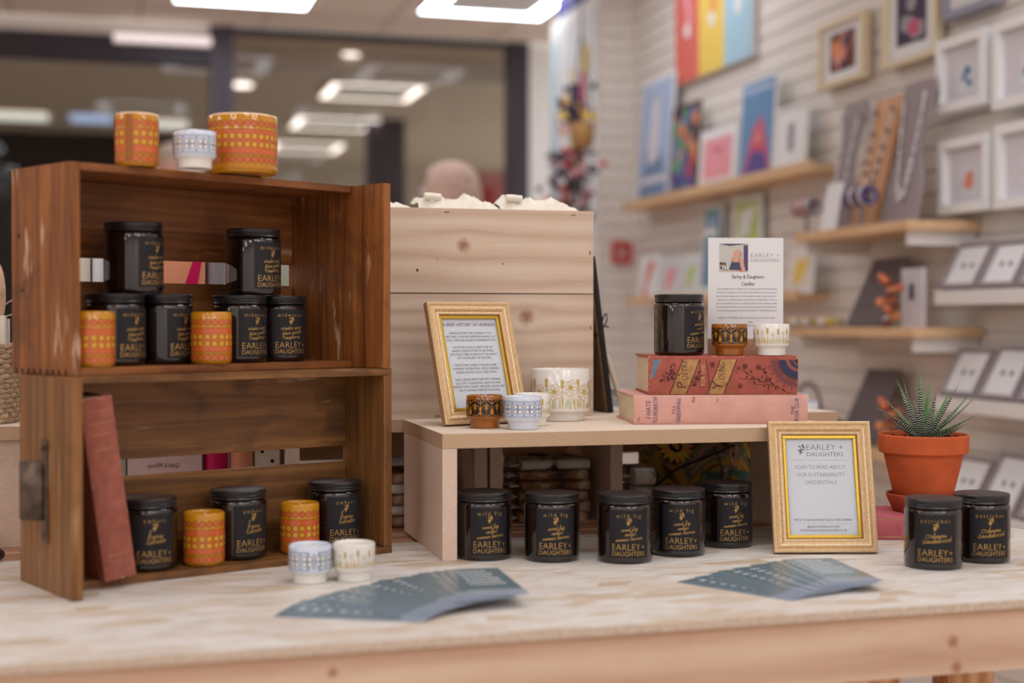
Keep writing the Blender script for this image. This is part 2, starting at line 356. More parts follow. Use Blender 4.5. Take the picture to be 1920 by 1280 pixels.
class Art:
    def __init__(s, mb, fmap): s.mb = mb; s.f = fmap
    def put(s, pts, faces, m, h): s.mb.add([s.f(u, v, h) for u, v in pts], faces, m)
    def rect(s, u0, u1, v0, v1, m, h=.0002, seg=.004):
        n = max(1, int(abs(u1-u0)/seg)); 
        pts = [(u0+(u1-u0)*i/n, v) for i in range(n+1) for v in (v0, v1)]
        s.put(pts, [(2*i, 2*i+2, 2*i+3, 2*i+1) for i in range(n)], m, h)
    def disc(s, u, v, r, m, h=.0003, n=14, sy=1):
        s.put([(u+r*math.cos(2*PI*k/n), v+sy*r*math.sin(2*PI*k/n)) for k in range(n)], [tuple(range(n))], m, h)
    def ring(s, u, v, r0, r1, m, h=.0003, n=20, a0=0, a1=2*PI):
        pts = []
        for k in range(n+1):
            a = a0+(a1-a0)*k/n; pts += [(u+r0*math.cos(a), v+r0*math.sin(a)), (u+r1*math.cos(a), v+r1*math.sin(a))]
        s.put(pts, [(2*k, 2*k+1, 2*k+3, 2*k+2) for k in range(n)], m, h)
    def poly(s, pts, m, h=.0003):
        t = tessellate_polygon([[Vector((p[0], p[1], 0)) for p in pts]]); s.put(pts, [tuple(x) for x in t], m, h)
    def stroke(s, pts, w, m, h=.0003, closed=False):
        if closed: pts = list(pts)+[pts[0]]
        q = []; n = len(pts)
        for i in range(n):
            a = pts[max(i-1, 0)]; b = pts[min(i+1, n-1)]; dx, dy = b[0]-a[0], b[1]-a[1]; l = math.hypot(dx, dy) or 1
            ww = w[i] if isinstance(w, list) else w
            nx, ny = -dy/l*ww/2, dx/l*ww/2; q += [(pts[i][0]+nx, pts[i][1]+ny), (pts[i][0]-nx, pts[i][1]-ny)]
        s.put(q, [(2*i+1, 2*i+3, 2*i+2, 2*i) for i in range(n-1)], m, h)
    def leaf(s, u, v, a, L, w, m, h=.0003):
        ca, sa = math.cos(a), math.sin(a); pts = [(0, 0), (.25, .4), (.55, .5), (.8, .3), (1, 0), (.8, -.3), (.55, -.5), (.25, -.4)]
        s.poly([(u+ca*x*L-sa*y*w, v+sa*x*L+ca*y*w) for x, y in pts], m, h)
    def text(s, t, u, v, size, m, h=.0003, align='CENTER', off=0, sx=1, shear=0, rot=0, width=None):
        vs, fs = text_tris(t, size, align, off)
        if not vs: return
        if width:
            xs = [p[0] for p in vs]; sx = width/((max(xs)-min(xs))*size)
        ca, sa = math.cos(rot), math.sin(rot); out = []
        for x, y in vs:
            x, y = (x*sx+y*shear)*size, y*size; out.append((u+x*ca-y*sa, v+x*sa+y*ca))
        s.put(out, fs, m, h)
G = {'a': [(.42, .42), (.2, .48), (.05, .22), (.16, .02), (.36, .2), (.42, .42), (.42, .1), (.56, .02)],
 'b': [(0, .05), (.18, .7), (.22, 1.05), (.1, .95), (.1, .1), (.3, .02), (.42, .3), (.24, .38), (.55, .34)],
 'c': [(.42, .38), (.25, .48), (.06, .24), (.18, .02), (.45, .06)],
 'd': [(.42, .42), (.2, .48), (.05, .22), (.16, .02), (.36, .2), (.5, 1.05), (.44, .1), (.58, .02)],
 'e': [(0, .1), (.3, .25), (.3, .45), (.12, .4), (.08, .1), (.25, 0), (.46, .1)],
 'f': [(0, .05), (.25, .6), (.32, 1.0), (.18, .95), (.14, 0), (.06, -.4), (.02, -.2), (.3, .15), (.45, .1)],
 'g': [(.42, .42), (.2, .48), (.05, .22), (.2, .04), (.42, .42), (.38, -.2), (.16, -.45), (.1, -.2), (.56, .1)],
 'h': [(0, .05), (.2, .7), (.2, 1.05), (.08, .9), (.06, 0), (.16, .35), (.34, .42), (.36, .04), (.5, .06)],
 'i': [(0, .05), (.14, .46), (.14, .06), (.3, .06)], 'k': [(0, .05), (.2, .8), (.1, 1.0), (.06, 0), (.34, .42), (.14, .28), (.36, .02), (.5, .08)],
 'l': [(0, .05), (.22, .7), (.2, 1.05), (.08, .9), (.1, .1), (.3, .04)],
 'm': [(0, .05), (.08, .44), (.1, 0), (.22, .42), (.32, .38), (.32, 0), (.44, .42), (.56, .36), (.56, .04), (.7, .06)],
 'n': [(0, .05), (.08, .44), (.1, 0), (.24, .42), (.38, .38), (.38, .04), (.52, .06)],
 'o': [(.3, .46), (.08, .4), (.06, .08), (.26, 0), (.42, .22), (.3, .46), (.55, .38)],
 'p': [(0, .05), (.12, .44), (.06, -.45), (.12, .3), (.34, .46), (.4, .16), (.16, .04), (.5, .06)],
 'r': [(0, .05), (.1, .46), (.16, .36), (.32, .42), (.3, .08), (.46, .06)],
 's': [(0, .05), (.2, .48), (.3, .2), (.16, 0), (.05, .06), (.42, .08)],
 't': [(0, .05), (.2, .9), (.1, .1), (.22, 0), (.36, .08)], 'u': [(0, .1), (.06, .44), (.08, .08), (.24, .04), (.36, .44), (.36, .06), (.52, .06)],
 'w': [(0, .44), (.08, .04), (.24, .4), (.32, .04), (.46, .46), (.6, .4)], 'y': [(0, .44), (.1, .1), (.26, .1), (.36, .44), (.3, -.2), (.1, -.45), (.1, -.2), (.52, .12)]}
def smooth(p, k=3):
    out = []
    for i in range(len(p)-1):
        a, b, c, d = p[max(i-1, 0)], p[i], p[i+1], p[min(i+2, len(p)-1)]
        for j in range(k):
            t = j/k; out.append(tuple(.5*(2*b[q]+(c[q]-a[q])*t+(2*a[q]-5*b[q]+4*c[q]-d[q])*t*t+(3*b[q]-a[q]-3*c[q]+d[q])*t**3) for q in range(len(a))))
    return out+[tuple(p[-1])]
def script(art, word, u, v, size, w, m, slope=.12, h=.0003):
    x = 0; path = []
    tot = 0
    for ch in word:
        g = G.get(ch.lower()); k = 1.6 if ch.isupper() else 1
        if g: tot += g[-1][0]*k
        else: tot += .35
    x = -tot/2; cur = []
    for ch in word:
        g = G.get(ch.lower()); k = 1.6 if ch.isupper() else 1
        if not g:
            if cur: art.stroke(smooth(cur), w, m, h)
            cur = []; x += .35; continue
        for p in g: cur.append((u+(x+p[0]*k+p[1]*k*.15)*size, v+(p[1]*k+x*slope)*size))
        x += g[-1][0]*k
    if cur: art.stroke(smooth(cur), w, m, h)
def sprig(art, u, v, s, m, h=.0003):
    art.stroke(smooth([(u-.1*s, v-.5*s), (u, v), (u+.15*s, v+.45*s)]), .06*s, m, h)
    for i, (x, y, a, L, w) in enumerate([(0, .3, 2.6, .38, .15), (.05, .35, .3, .36, .15), (-.02, .1, 3.6, .4, .15), (.02, .1, -.3, .36, .14), (.12, .42, 1.2, .26, .2), (-.05, -.08, 4.1, .36, .12), (0, -.05, 5.0, .34, .12), (.25, .35, -.9, .25, .16), (-.02, .22, 4.4, .4, .12)]):
        art.leaf(u+x*s, v+y*s, a, L*s, w*s, m, h)

# ------------------------------------------------------------------ the room (rotated 15.66 degrees, like the display table)
TH = math.atan(.2805); E_ = Vector((math.cos(TH), math.sin(TH), 0)); N_ = Vector((-math.sin(TH), math.cos(TH), 0))
def RM(a, b, z=0): return E_*a+N_*b+Vector((0, 0, z))
CEIL = 2.6
def room(name, x0, x1, y0, y1, z0, z1, m, bevel=0, kind=True):
    mb = MB().box(x0, x1, y0, y1, z0, z1, m); o = mb.build(name, bevel=bevel); o.rotation_euler = (0, 0, TH)
    if kind: struct(o)
    return o
wood('floor_wood', [(.25, (214, 184, 162)), (.5, (232, 206, 186)), (.75, (240, 220, 204))], 'x', .3, 10, .45, 0, seed=12)
plain('ceil', (250, 234, 222), .9, .1); plain('ceil_line', (190, 170, 158), .9)
plain('slat', (234, 226, 218), .55, .3); plain('white_wall', (246, 243, 240), .7); plain('ledge_white', (238, 234, 230), .5)
plain('mullion', (84, 76, 88), .4, .4); plain('mullion_dark', (62, 56, 66), .4, .4); plain('indigo', (52, 44, 110), .7)
plain('concourse_ceiling', (232, 216, 198), .9, .1); plain('bulkhead', (236, 230, 226), .9); plain('shopfront_dark', (34, 32, 30), .6, .2)
plain('concourse_wall', (206, 194, 180), .8); plain('concourse_floor', (226, 218, 208), .5); plain('column_violet', (84, 74, 86), .7)
glass('pane', (238, 234, 230), .06)
struct(MB().box(-6, 6, -3, 7.36, -.05, 0, 'floor_wood').build('floor', rot=(0, 0, TH)))
# shop ceiling: tiles with thin joints, and the joints as narrow battens under it
mb = MB().box(-6, 6, -3, 7.36, CEIL, CEIL+.05, 'ceil')
for i in range(-9, 10): mb.box(.134+i*.6-.004, .134+i*.6+.004, -3, 7.36, CEIL-.003, CEIL, 'ceil_line')
for j in range(-4, 13): mb.box(-6, 6, .6*j-.204, .6*j-.196, CEIL-.003, CEIL, 'ceil_line')
struct(mb.build('ceiling', rot=(0, 0, TH)))
plain('lamp_glow', (240, 246, 255), .5, emit=PANEL_E); plain('lamp_body', (236, 232, 228), .5)
plain('lamp_glow_soft', (255, 250, 246), .5, emit=3.0); plain('reflection_glow', (226, 212, 212), .5, emit=1.0)
def ring_light(label, a, b, z, group, glow='lamp_glow'):
    r = thing('ceiling_light', label, 'light', RM(a, b, z), TH, group); s = .3; soft = glow != 'lamp_glow'
    MB().box(-s, s, -s, s, -.012, 0, 'lamp_body').build('housing', r)
    m = MB(); w = .055 if soft else .085
    for q in ((-s, s, -s, -s+w), (-s, s, s-w, s), (-s, -s+w, -s+w, s-w), (s-w, s, -s+w, s-w)): m.box(q[0], q[1], q[2], q[3], -.022, -.0125, 'lamp_body'); m.add([(q[0], q[2], -.0225), (q[0], q[3], -.0225), (q[1], q[3], -.0225), (q[1], q[2], -.0225)], [(0, 1, 2, 3)], glow)
    m.build('glowing_ring', r); return r
for lab, px, py in (('square shop ceiling light, the left one of the two at the top edge', 452, 9), ('square shop ceiling light, nearer the wall corner, at the top edge', 900, 29)):
    p = on(px, py, 2.58)-N_*.3; ring_light(lab, p.dot(E_), p.dot(N_), CEIL, None)
for b in (4.6, 1.9, 0.1, -1.1, -2.3):  # unseen lamp rows, added and spaced to light the front faces
    for a in ((-4.8, -2.4, .2, 1.55) if b > 4 else (-4.8, -3, -1.2, .5, 1.55)): ring_light('square ceiling light added out of view above the display table side of the shop', a, b, CEIL, 'added ceiling lights overhead')
# window wall at b = 7.386
WB = 7.386
def wx(px):
    r = (px-960)/F; t = WB/(-.27*r+.9628); return t*(.9628*r+.27)
a0, a1, a2, a3 = wx(395), wx(440), wx(955), wx(990)
mb = MB(); mb.box(-6, a0, WB, WB+.08, 2.40, 2.53, 'mullion_dark'); mb.box(-6, a0, WB, WB+.08, 2.53, 2.6, 'bulkhead'); mb.box(-6, a0, WB, WB+.05, 0, .5, 'mullion_dark')
mb.box(a0, a1-.05, WB-.02, WB+.1, 0, 2.6, 'mullion'); mb.box(a1-.05, a1, WB-.03, WB+.1, 0, 2.6, 'mullion')
wf = struct(mb.build('window_1', rot=(0, 0, TH)))
MB().box(-6, a0, WB+.03, WB+.036, .5, 2.40, 'pane').build('glass_pane', wf)
mb = MB(); mb.box(a2, a3, WB-.02, WB+.1, 0, 2.6, 'mullion_dark'); mb.box(a1, a2, WB, WB+.08, 2.57, 2.6, 'mullion_dark'); mb.box(a1, a2, WB, WB+.05, 0, .3, 'mullion_dark')
wf = struct(mb.build('window_2', rot=(0, 0, TH)))
MB().box(a1, a2, WB+.03, WB+.036, .3, 2.57, 'pane').build('glass_pane', wf)
room('wall_back', a3, 3.2, WB, WB+.1, 0, 2.6, 'white_wall')
# concourse beyond the glass
room('wall_left', -6.1, -6, -3.1, WB, 0, CEIL, 'white_wall'); room('wall_front', -6, 3.3, -3.1, -3, 0, CEIL, 'white_wall')
room('floor_concourse', -9, 5, WB+.1, 15, -.05, 0, 'concourse_floor')
room('ceiling_concourse', -9, 5, WB+.1, 15, 2.6, 2.65, 'concourse_ceiling')
room('wall_shopfront_dark', -9, .72, 11.9, 12.0, 0, 2.6, 'shopfront_dark')
room('wall_concourse', .72, 5, 13.5, 13.6, 0, 2.6, 'concourse_wall')
room('trim_bulkhead', a1, a2+.8, 7.9, 8.0, 2.47, 2.6, 'bulkhead')
room('trim_bulkhead_left', -6, a0, 7.9, 8.0, 2.47, 2.6, 'bulkhead')
def cpos(px, py, z):  # room coordinates of a ceiling point
    p = on(px, py, z); return p.dot(E_), p.dot(N_)
for lab, px, py in (('largest and highest', 697, 172), ('middle', 626, 231), ('lowest and farthest', 572, 276)):  # self-glowing rings set beyond the pane, not mirrored in it
    a, b = cpos(px, py, 2.585); ring_light('glowing square ring set beyond the window, %s of the three' % lab, a, b, 2.6, 'glowing rings beyond the window', 'lamp_glow_soft')
plain('tube_glow', (232, 238, 236), .5, emit=1.1); plain('tube_blue', (170, 196, 240), .5, emit=1.0)
for lab, px, py, L, m in (('pale green-white light strip in the dark concourse at the far left', 30, 220, .44, 'tube_glow'), ('bluish light strip over the dark shopfront, left of the orange cup', 172, 225, .30, 'tube_blue'), ('faint pale light strip just right of the small orange cup', 318, 236, .26, 'tube_glow')):
    a, b = cpos(px, py, 2.58)
    r = thing('glow_strip', lab, 'light', RM(a, b, 2.6), TH, 'concourse strip lights')
    MB().box(-L/2, L/2, -.04, .04, -.008, 0, 'lamp_body').build('housing', r); MB().box(-L/2, L/2, -.16, .16, -.02, -.0085, m).build('tube', r)
p = at(302, 94, 7.4); a, b = p.dot(E_), p.dot(N_)
r = thing('glow_strip', 'white glowing strip imitating a ceiling light reflection on the dark header of the left window', 'light', RM(a, WB-.002, p.z), TH)  # added glowing strip, stands in for a ceiling light mirrored on the header
MB().box(-.24, .24, -.03, 0, -.02, .03, 'lamp_body').build('housing', r); MB().box(-.235, .235, -.05, -.0305, -.012, .022, 'reflection_glow').build('tube', r)
for lab, px, py in (('small round downlight beyond the window, left of the glowing rings', 452, 158), ('small oval downlight beyond the window, above the glowing rings', 655, 104)):
    a, b = cpos(px, py, 2.59)
    r = thing('downlight', lab, 'light', RM(a, b, 2.6), TH); MB().lathe([(0, -.01), (.09, -.01), (.09, 0), (0, 0)], 'lamp_body', 20).build('housing', r); MB().lathe([(0, -.02), (.07, -.02), (.07, -.0105), (0, -.0105)], 'lamp_glow_soft', 20).build('bulb', r)
# violet column and blurred concourse furniture
p = at(728, 400, 10.6); col_a, col_b = p.dot(E_), p.dot(N_)
room('column', -.14+col_a, .13+col_a, col_b, col_b+.2, 0, 2.6, 'column_violet')
r = thing('banner', 'tall banner with white, yellow and orange patches beyond the window', 'sign', at(812, 300, 9.4)-Vector((0, 0, .9)), TH)
mb = MB().box(-.1, .1, 0, .02, 0, 1.15, 'concourse_wall'); A = Art(mb, flat); plain('ban_y', (220, 190, 110), .8); plain('ban_o', (216, 130, 110), .8)
A.poly([(-.1, .9), (.1, 1.02), (.1, 1.15), (-.1, 1.03)], 'paper', .001); A.poly([(-.1, .8), (.1, .9), (.1, 1.0), (-.1, .9)], 'ban_y', .001); A.rect(-.08, 0, .72, .84, 'ban_o', .002); mb.build('cloth', r)
MB().box(-.03, .03, 0, .2, -.905, 0, 'mullion_dark').build('stand', r); r.location.z = 0.905
plain('red_soft', (206, 70, 74), .7); plain('pink_soft', (222, 150, 152), .7)
r = thing('display_stand', 'red and pink square display stand beyond the window right pane', 'stand', (at(930, 340, 8.6).x, 8.6, 0), TH)
MB().box(-.09, .13, 0, .1, 1.05, 2.0, 'pink_soft').build('board', r); MB().box(-.1, -.02, -.03, -.0005, 1.4, 1.9, 'red_soft').build('poster', r); MB().box(-.02, .02, .02, .06, 0, 1.05, 'mullion_dark').build('post', r)

# right-hand slat wall, its return and the panel round the corner
AR, BC, AP = 2.074, 5.547, 1.934; WTOP = 2.42
def slatwall(name, length, m='slat'):
    mb = MB(); pitch = .06; z = 0
    prof = [(0, 0)]
    while z < WTOP-.01:
        prof += [(0, z+pitch-.007), (.007, z+pitch-.007), (.007, z+pitch), (0, z+pitch)]; z += pitch
    vs = [(x, y, z) for y, z in prof for x in (0, length)]
    mb.add(vs, [(2*i, 2*i+1, 2*i+3, 2*i+2) for i in range(len(prof)-1)], m)
    mb.box(0, length, .012, .03, 0, prof[-1][1], m); return struct(mb.build(name)), prof[-1][1]
w, ztop = slatwall('wall_right', 8.5); w.location = RM(AR, BC); w.rotation_euler = (0, 0, TH-PI/2)
w, _ = slatwall('wall_return', AR-AP); w.location = RM(AP, BC); w.rotation_euler = (0, 0, TH)
room('wall_panel', AP, AP+.03, BC+.0305, 6.24, 0, ztop, 'white_wall')
room('wall_bulkhead', AR-.01, AR+.2, -3, BC, ztop, CEIL, 'indigo'); room('wall_bulkhead_return', AP+.03, AR+.4, BC+.03, 6.24, ztop, CEIL, 'indigo')
WROT = TH-PI/2
def wr(px, py, off):
    """point of the wall (shifted off into the room) seen at a pixel -> (u along wall, z)"""
    a = (px-960)/F; b = (640-py)/F; c, s = math.cos(PITCH), math.sin(PITCH); d = Vector((a, c+b*s, -s+b*c))
    t = (AR-off)/d.dot(E_); p = d*t; return BC-p.dot(N_), p.z+CAMZ
def wpos(u, off, z): return RM(AR-off, BC-u, z)
def wthing(name, label, cat, px, py, off, group=None, tilt=0, snap=None):
    u, z = wr(px, py, off)
    if snap is not None: z = snap
    return thing(name, label, cat, wpos(u, off, z), WROT, group, tilt)
def wsize(xl, xr, yt, yb, xref, off):
    yc = (yt+yb)/2; u0, _ = wr(xl, yc, off); u1, _ = wr(xr, yc, off); _, z1 = wr(xref, yt, off); _, z0 = wr(xref, yb, off)
    return u1-u0, z1-z0, u0, z0
def canvas(name, label, cat, xl, xr, yt, yb, off, paint, frame=None, fw=.012, depth=.02, mat='paper', group=None, xref=None, tilt=0, z=None, back='paper'):
    """flat picture; yt, yb read at its left edge"""
    w, h, u0, z0 = wsize(xl, xr, yt, yb, xl if xref is None else xref, off)
    if z is not None: h += z0-z; z0 = z
    r = thing(name, label, cat, wpos(u0, off, z0), WROT, group, tilt)
    mb = MB().box(fw if frame else 0, w-fw if frame else w, -depth*.6, -.0005, fw if frame else 0, h-fw if frame else h, mat)
    A = Art(mb, lambda u, v, q: (u, -depth*.6-q, v)); paint(A, w, h); mb.build('picture', r)
    if frame:
        f = MB()
        for q in ((0, w, 0, fw), (0, w, h-fw, h), (0, fw, fw, h-fw), (w-fw, w, fw, h-fw)): f.box(q[0], q[1], -depth, -.0002, q[2], q[3], frame)
        f.build('frame', r, bevel=.002)
    return r
for n_, c_ in dict(a_red=(226, 110, 96), a_yellow=(240, 206, 96), a_blue=(170, 205, 222), a_blue2=(110, 150, 190), a_pink=(238, 160, 170), a_mag=(206, 90, 120), a_violet=(96, 86, 150), a_dark=(70, 56, 78),
                   a_green=(110, 160, 120), a_teal=(110, 160, 176), a_lime=(196, 214, 130), a_orange=(236, 150, 96), a_skyblue=(176, 192, 222), a_slate=(120, 142, 176), a_brown=(120, 70, 60), a_salmon=(236, 150, 130), a_grey=(160, 158, 166), a_cream=(238, 228, 206), a_lilac=(224, 219, 224)).items(): plain(n_, c_, .7)
plain('frame_white', (246, 245, 244), .5); plain('frame_cream', (230, 214, 180), .5, metal=.2); plain('frame_grey', (150, 150, 166), .5); plain('frame_brown', (128, 96, 80), .6)
plain('bust_grey', (162, 150, 152), .85, .2); plain('bust_dark', (120, 110, 112), .85, .2); plain('bead', (226, 222, 220), .3, .5); plain('bead_dark', (90, 84, 96), .3)
def p_triptych(A, w, h):
    A.rect(0, w/3, 0, h, 'a_red', .001); A.rect(w/3, 2*w/3, 0, h, 'a_yellow', .001); A.rect(2*w/3, w, 0, h, 'a_blue', .001)
    for i, (x, c) in enumerate(((.17, 'a_pink'), (.5, 'a_orange'), (.83, 'a_cream'))):
        A.stroke(smooth([(w*x, h*.3), (w*(x+.03), h*.45), (w*(x-.02), h*.6), (w*(x+.02), h*.9)]), w*.07, c, .002)
        A.disc(w*(x+.01), h*.34, w*.04, 'paper', .003)
    A.disc(w*.84, h*.72, w*.03, 'a_orange', .003)
canvas('canvas_print', 'three-panel canvas in red, yellow and pale blue high on the slat wall', 'picture', 1275, 1420, -110, 163, .005, p_triptych, depth=.03)
def p_photo(cols):
    def f(A, w, h):
        A.rect(w*.22, w*.78, h*.22, h*.8, cols[0], .001)
        rnd = random.Random(cols[0]+str(w))
        for i in range(9): A.disc(w*(.3+.4*rnd.random()), h*(.3+.4*rnd.random()), w*.09, rnd.choice(cols[1:]), .0015+.0002*i)
    return f
canvas('framed_photo', 'cream framed photograph with dark and orange shapes, left of the two high ones', 'picture', 1549, 1634, 52, 172, .01, p_photo(['a_brown', 'a_orange', 'a_lilac', 'a_dark', 'a_salmon', 'paper']), 'frame_cream', .016, .03)
canvas('framed_photo', 'cream framed dark photograph cut by the top edge, above the tall grey bust', 'picture', 1672, 1772, -30, 134, .01, p_photo(['a_dark', 'a_mag', 'a_dark', 'a_grey']), 'frame_cream', .016, .03)
canvas('framed_photo', 'grey framed picture cut by the top edge near the right corner', 'picture', 1785, 1884, -75, 42, .01, p_photo(['paper', 'paper']), 'frame_grey', .02, .03)
def p_small(c):
    def f(A, w, h):
        A.rect(w*.1, w*.9, h*.08, h*.92, 'a_lilac', .0006); A.rect(w*.36, w*.7, h*.25, h*.62, 'paper_cool', .001)
        rnd = random.Random(c+str(h))
        for i in range(7): A.disc(w*(.45+.17*rnd.random()), h*(.34+.22*rnd.random()), w*.045, c, .0015+.0002*i)
    return f
for lab, q, c in (('upper white box frame with a small blue-grey picture, right of the grey bust', (1785, 1878, 82, 218), 'a_slate'), ('lower white box frame with orange pressed flowers, right of the grey bust', (1790, 1884, 268, 405), 'a_salmon'),
                  ('white box frame cut by the right edge, in the upper row', (1893, 2010, 48, 210), 'a_grey'), ('white box frame cut by the right edge, in the lower row', (1896, 2015, 238, 395), 'a_pink')):
    canvas('box_frame', lab, 'picture', q[0], q[1], q[2], q[3], .01, p_small(c), 'frame_white', .024, .05, mat='a_lilac', group='white box frames')
# picture ledge with prints
def ledge(label, x0, x1, y0, off, th, mat='shelf_wood', name='picture_ledge', lip=.0, cat='shelf'):
    u0, z = wr(x0, y0, off); u1, _ = wr(x1, y0, off)
    r = thing(name, label, cat, wpos(u0, 0, z), WROT); L = u1-u0
    MB().box(0, L, -off, -.0005, -th, 0, mat).build('board', r, bevel=.002)
    if lip: MB().box(0, L, -off-.012, -off-.0005, -th, lip, mat).build('lip', r, bevel=.002)
    return r, z
r, zl = ledge('long pale wood picture ledge holding the art prints', 1172, 1528, 386, .10, .022, lip=.012)
def p_bluetall(A, w, h):
    A.rect(.04*w, .96*w, .03*h, .97*h, 'a_skyblue', .001); A.poly([(w*.1, .03*h), (w*.9, .03*h), (w*.8, h*.3), (w*.55, h*.5), (w*.25, h*.42)], 'a_slate', .0015)
    A.poly([(w*.3, h*.3), (w*.62, h*.34), (w*.6, h*.85), (w*.4, h*.8)], 'a_lilac', .002); A.rect(.1*w, .9*w, .15*h, .2*h, 'a_lilac', .0025)
def p_bouquet(A, w, h):
    A.rect(.0, w, 0, h, 'a_dark', .001); rnd = random.Random(3)
    for i in range(60): A.disc(w*(.1+.8*rnd.random()), h*(.05+.85*rnd.random()), w*.1, rnd.choice(['a_red', 'a_mag', 'a_green', 'a_violet', 'a_orange', 'a_slate', 'a_violet']), .0015+.00005*i)
def p_pink(A, w, h):
    A.rect(.12*w, .88*w, .16*h, .84*h, 'a_pink', .001); A.rect(.4*w, .62*w, .6*h, .66*h, 'a_mag', .0015)
def p_bluemag(A, w, h):
    A.rect(.04*w, .96*w, .03*h, .97*h, 'a_blue2', .001); A.poly([(w*.15, .03*h), (w*.95, .03*h), (w*.8, h*.35), (w*.65, h*.62), (w*.4, h*.5)], 'a_mag', .0015)
    A.poly([(w*.2, .03*h), (w*.9, .03*h), (w*.75, h*.25), (w*.4, h*.28)], 'a_violet', .002); A.poly([(w*.45, h*.35), (w*.65, h*.35), (w*.62, h*.55)], 'a_salmon', .0025); A.rect(.1*w, .9*w, .86*h, .92*h, 'a_skyblue', .002)
def p_minia(A, w, h): A.rect(w*.4, w*.6, h*.3, h*.72, 'a_grey', .001)
PR = 'art prints on the picture ledge'
for nm, lab, q, fn, fr in (('art_print', 'tall pale blue art print at the corner end of the picture ledge', (1196, 1257, 158, 372), p_bluetall, None),
        ('art_print', 'dark framed print of a red, green and violet bouquet on the ledge', (1259, 1308, 205, 360), p_bouquet, 'frame_brown'),
        ('art_print', 'small pink rectangle print standing on the picture ledge', (1312, 1382, 250, 350), p_pink, None),
        ('art_print', 'blue and magenta mountain art print on the picture ledge', (1386, 1452, 158, 340), p_bluemag, None),
        ('art_print', 'white framed print with a tiny grey centre at the right of the ledge', (1456, 1514, 205, 328), p_minia, 'frame_white')):
    canvas(nm, lab, 'picture', q[0], q[1], q[2], q[3], .06, fn, fr, .008, .014, group=PR, z=zl+.001, tilt=-.06)
# second, lower row of small cards behind the sign card
r, z2 = ledge('short pale wood ledge holding greeting cards below the long one', 1180, 1500, 562, .10, .02, lip=.01)
def p_plain(c, c2=None):
    def f(A, w, h):
        A.rect(w*.1, w*.9, h*.15, h*.9, c, .001)
        if c2: A.poly([(w*.2, h*.2), (w*.55, h*.3), (w*.8, h*.8), (w*.3, h*.7)], c2, .0015)
    return f
def p_excl(A, w, h): A.poly([(w*.35, h*.35), (w*.5, h*.33), (w*.75, h*.85), (w*.45, h*.85)], 'a_red', .001); A.disc(w*.35, h*.18, w*.11, 'a_red', .001)
for lab, q, fn in (('white greeting card with a red exclamation mark shape', (1196, 1236, 480, 560), p_excl), ('pale pink greeting card beside the exclamation mark card', (1240, 1275, 486, 558), p_plain('a_lilac', 'a_pink')),
                   ('pale lilac and green greeting card, left of the teal card', (1278, 1312, 480, 556), p_plain('paper_cool', 'a_lime')), ('teal and violet card just left of the white sign sheet', (1314, 1336, 430, 548), p_plain('a_teal', 'a_slate')),
                   ('white card with a yellow flower right of the white sign sheet', (1478, 1526, 470, 572), p_plain('a_cream', 'a_yellow'))):
    canvas('greeting_card', lab, 'card', q[0], q[1], q[2], q[3], .07, fn, None, depth=.008, z=z2, group='greeting cards on the lower ledge', tilt=-.08)
for lab, q, fn in (('teal card hanging just above the white sign sheet', (1322, 1358, 388, 470), p_plain('a_teal', 'a_skyblue')), ('lime green card hanging above the white sign sheet', (1378, 1432, 372, 470), p_plain('a_lime', 'paper'))):
    canvas('greeting_card', lab, 'card', q[0], q[1], q[2], q[3], .02, fn, None, depth=.01, group='cards hanging under the picture ledge')
r = thing('wall_sign', 'small red square outline sign low on the slat wall corner', 'sign', RM(AP+.045, BC-.012, at(1165, 472, 5.8).z-.045), TH)
mb = MB()
for q in ((0, .085, 0, .024), (0, .085, .066, .09), (0, .024, .024, .066), (.061, .085, .024, .066)): mb.box(q[0], q[1], -.006, 0, q[2], q[3], 'red_soft')
mb.build('outline', r)
# jewellery shelves with brackets
def jshelf(label, x0, x1, y0, depth):
    u0, z = wr(x0, y0, depth); u1, _ = wr(x1, y0, depth); L = u1-u0
    r = thing('jewellery_shelf', label, 'shelf', wpos(u0, 0, z), WROT, 'protruding wooden jewellery shelves')
    MB().box(0, L, -depth, -.001, -.025, 0, 'shelf_wood').build('board', r, bevel=.002)
    for x in (.03, L-.03): MB().prism([(x-.008, -.025), (x+.008, -.025), (x+.008, -.06), (x-.008, -.06)], -depth+.02, -.001, 'ledge_white').build('bracket', r)
    return z
za = jshelf('upper jewellery shelf carrying the tall grey necklace busts', 1490, 1700, 438, .21)
zb = jshelf('middle jewellery shelf carrying a dark slanted pad and gold jewellery', 1480, 1712, 612, .20)
zc = jshelf('lowest jewellery shelf behind the succulent with bracelets on it', 1470, 1670, 815, .19)
def bust(label, px, py_t, z, off, wpx, lean, mat, shape, group='necklace displays'):
    u, zt = wr(px, py_t, off); um, _ = wr(px+wpx, py_t, off); w = abs(um-u); h = zt-z
    r = thing('necklace_display', label, 'display', wpos(u, off, z), WROT, group, -lean)
    mb = MB(); k = h/math.cos(lean)
    if shape == 'bust': poly = [(-.5, 0), (.5, 0), (.52, .3), (.28, .52), (.3, .7), (.5, .93), (.42, 1), (-.42, 1), (-.5, .93), (-.3, .7), (-.28, .52), (-.52, .3)]
    else: poly = [(-.5, 0), (.5, 0), (.5, 1), (-.5, 1)]
    mb.prism([(x*w, y*k) for x, y in poly][::-1], -.012, 0, mat).build('pad', r, bevel=.004)
    # back easel leg
    return r, w, k
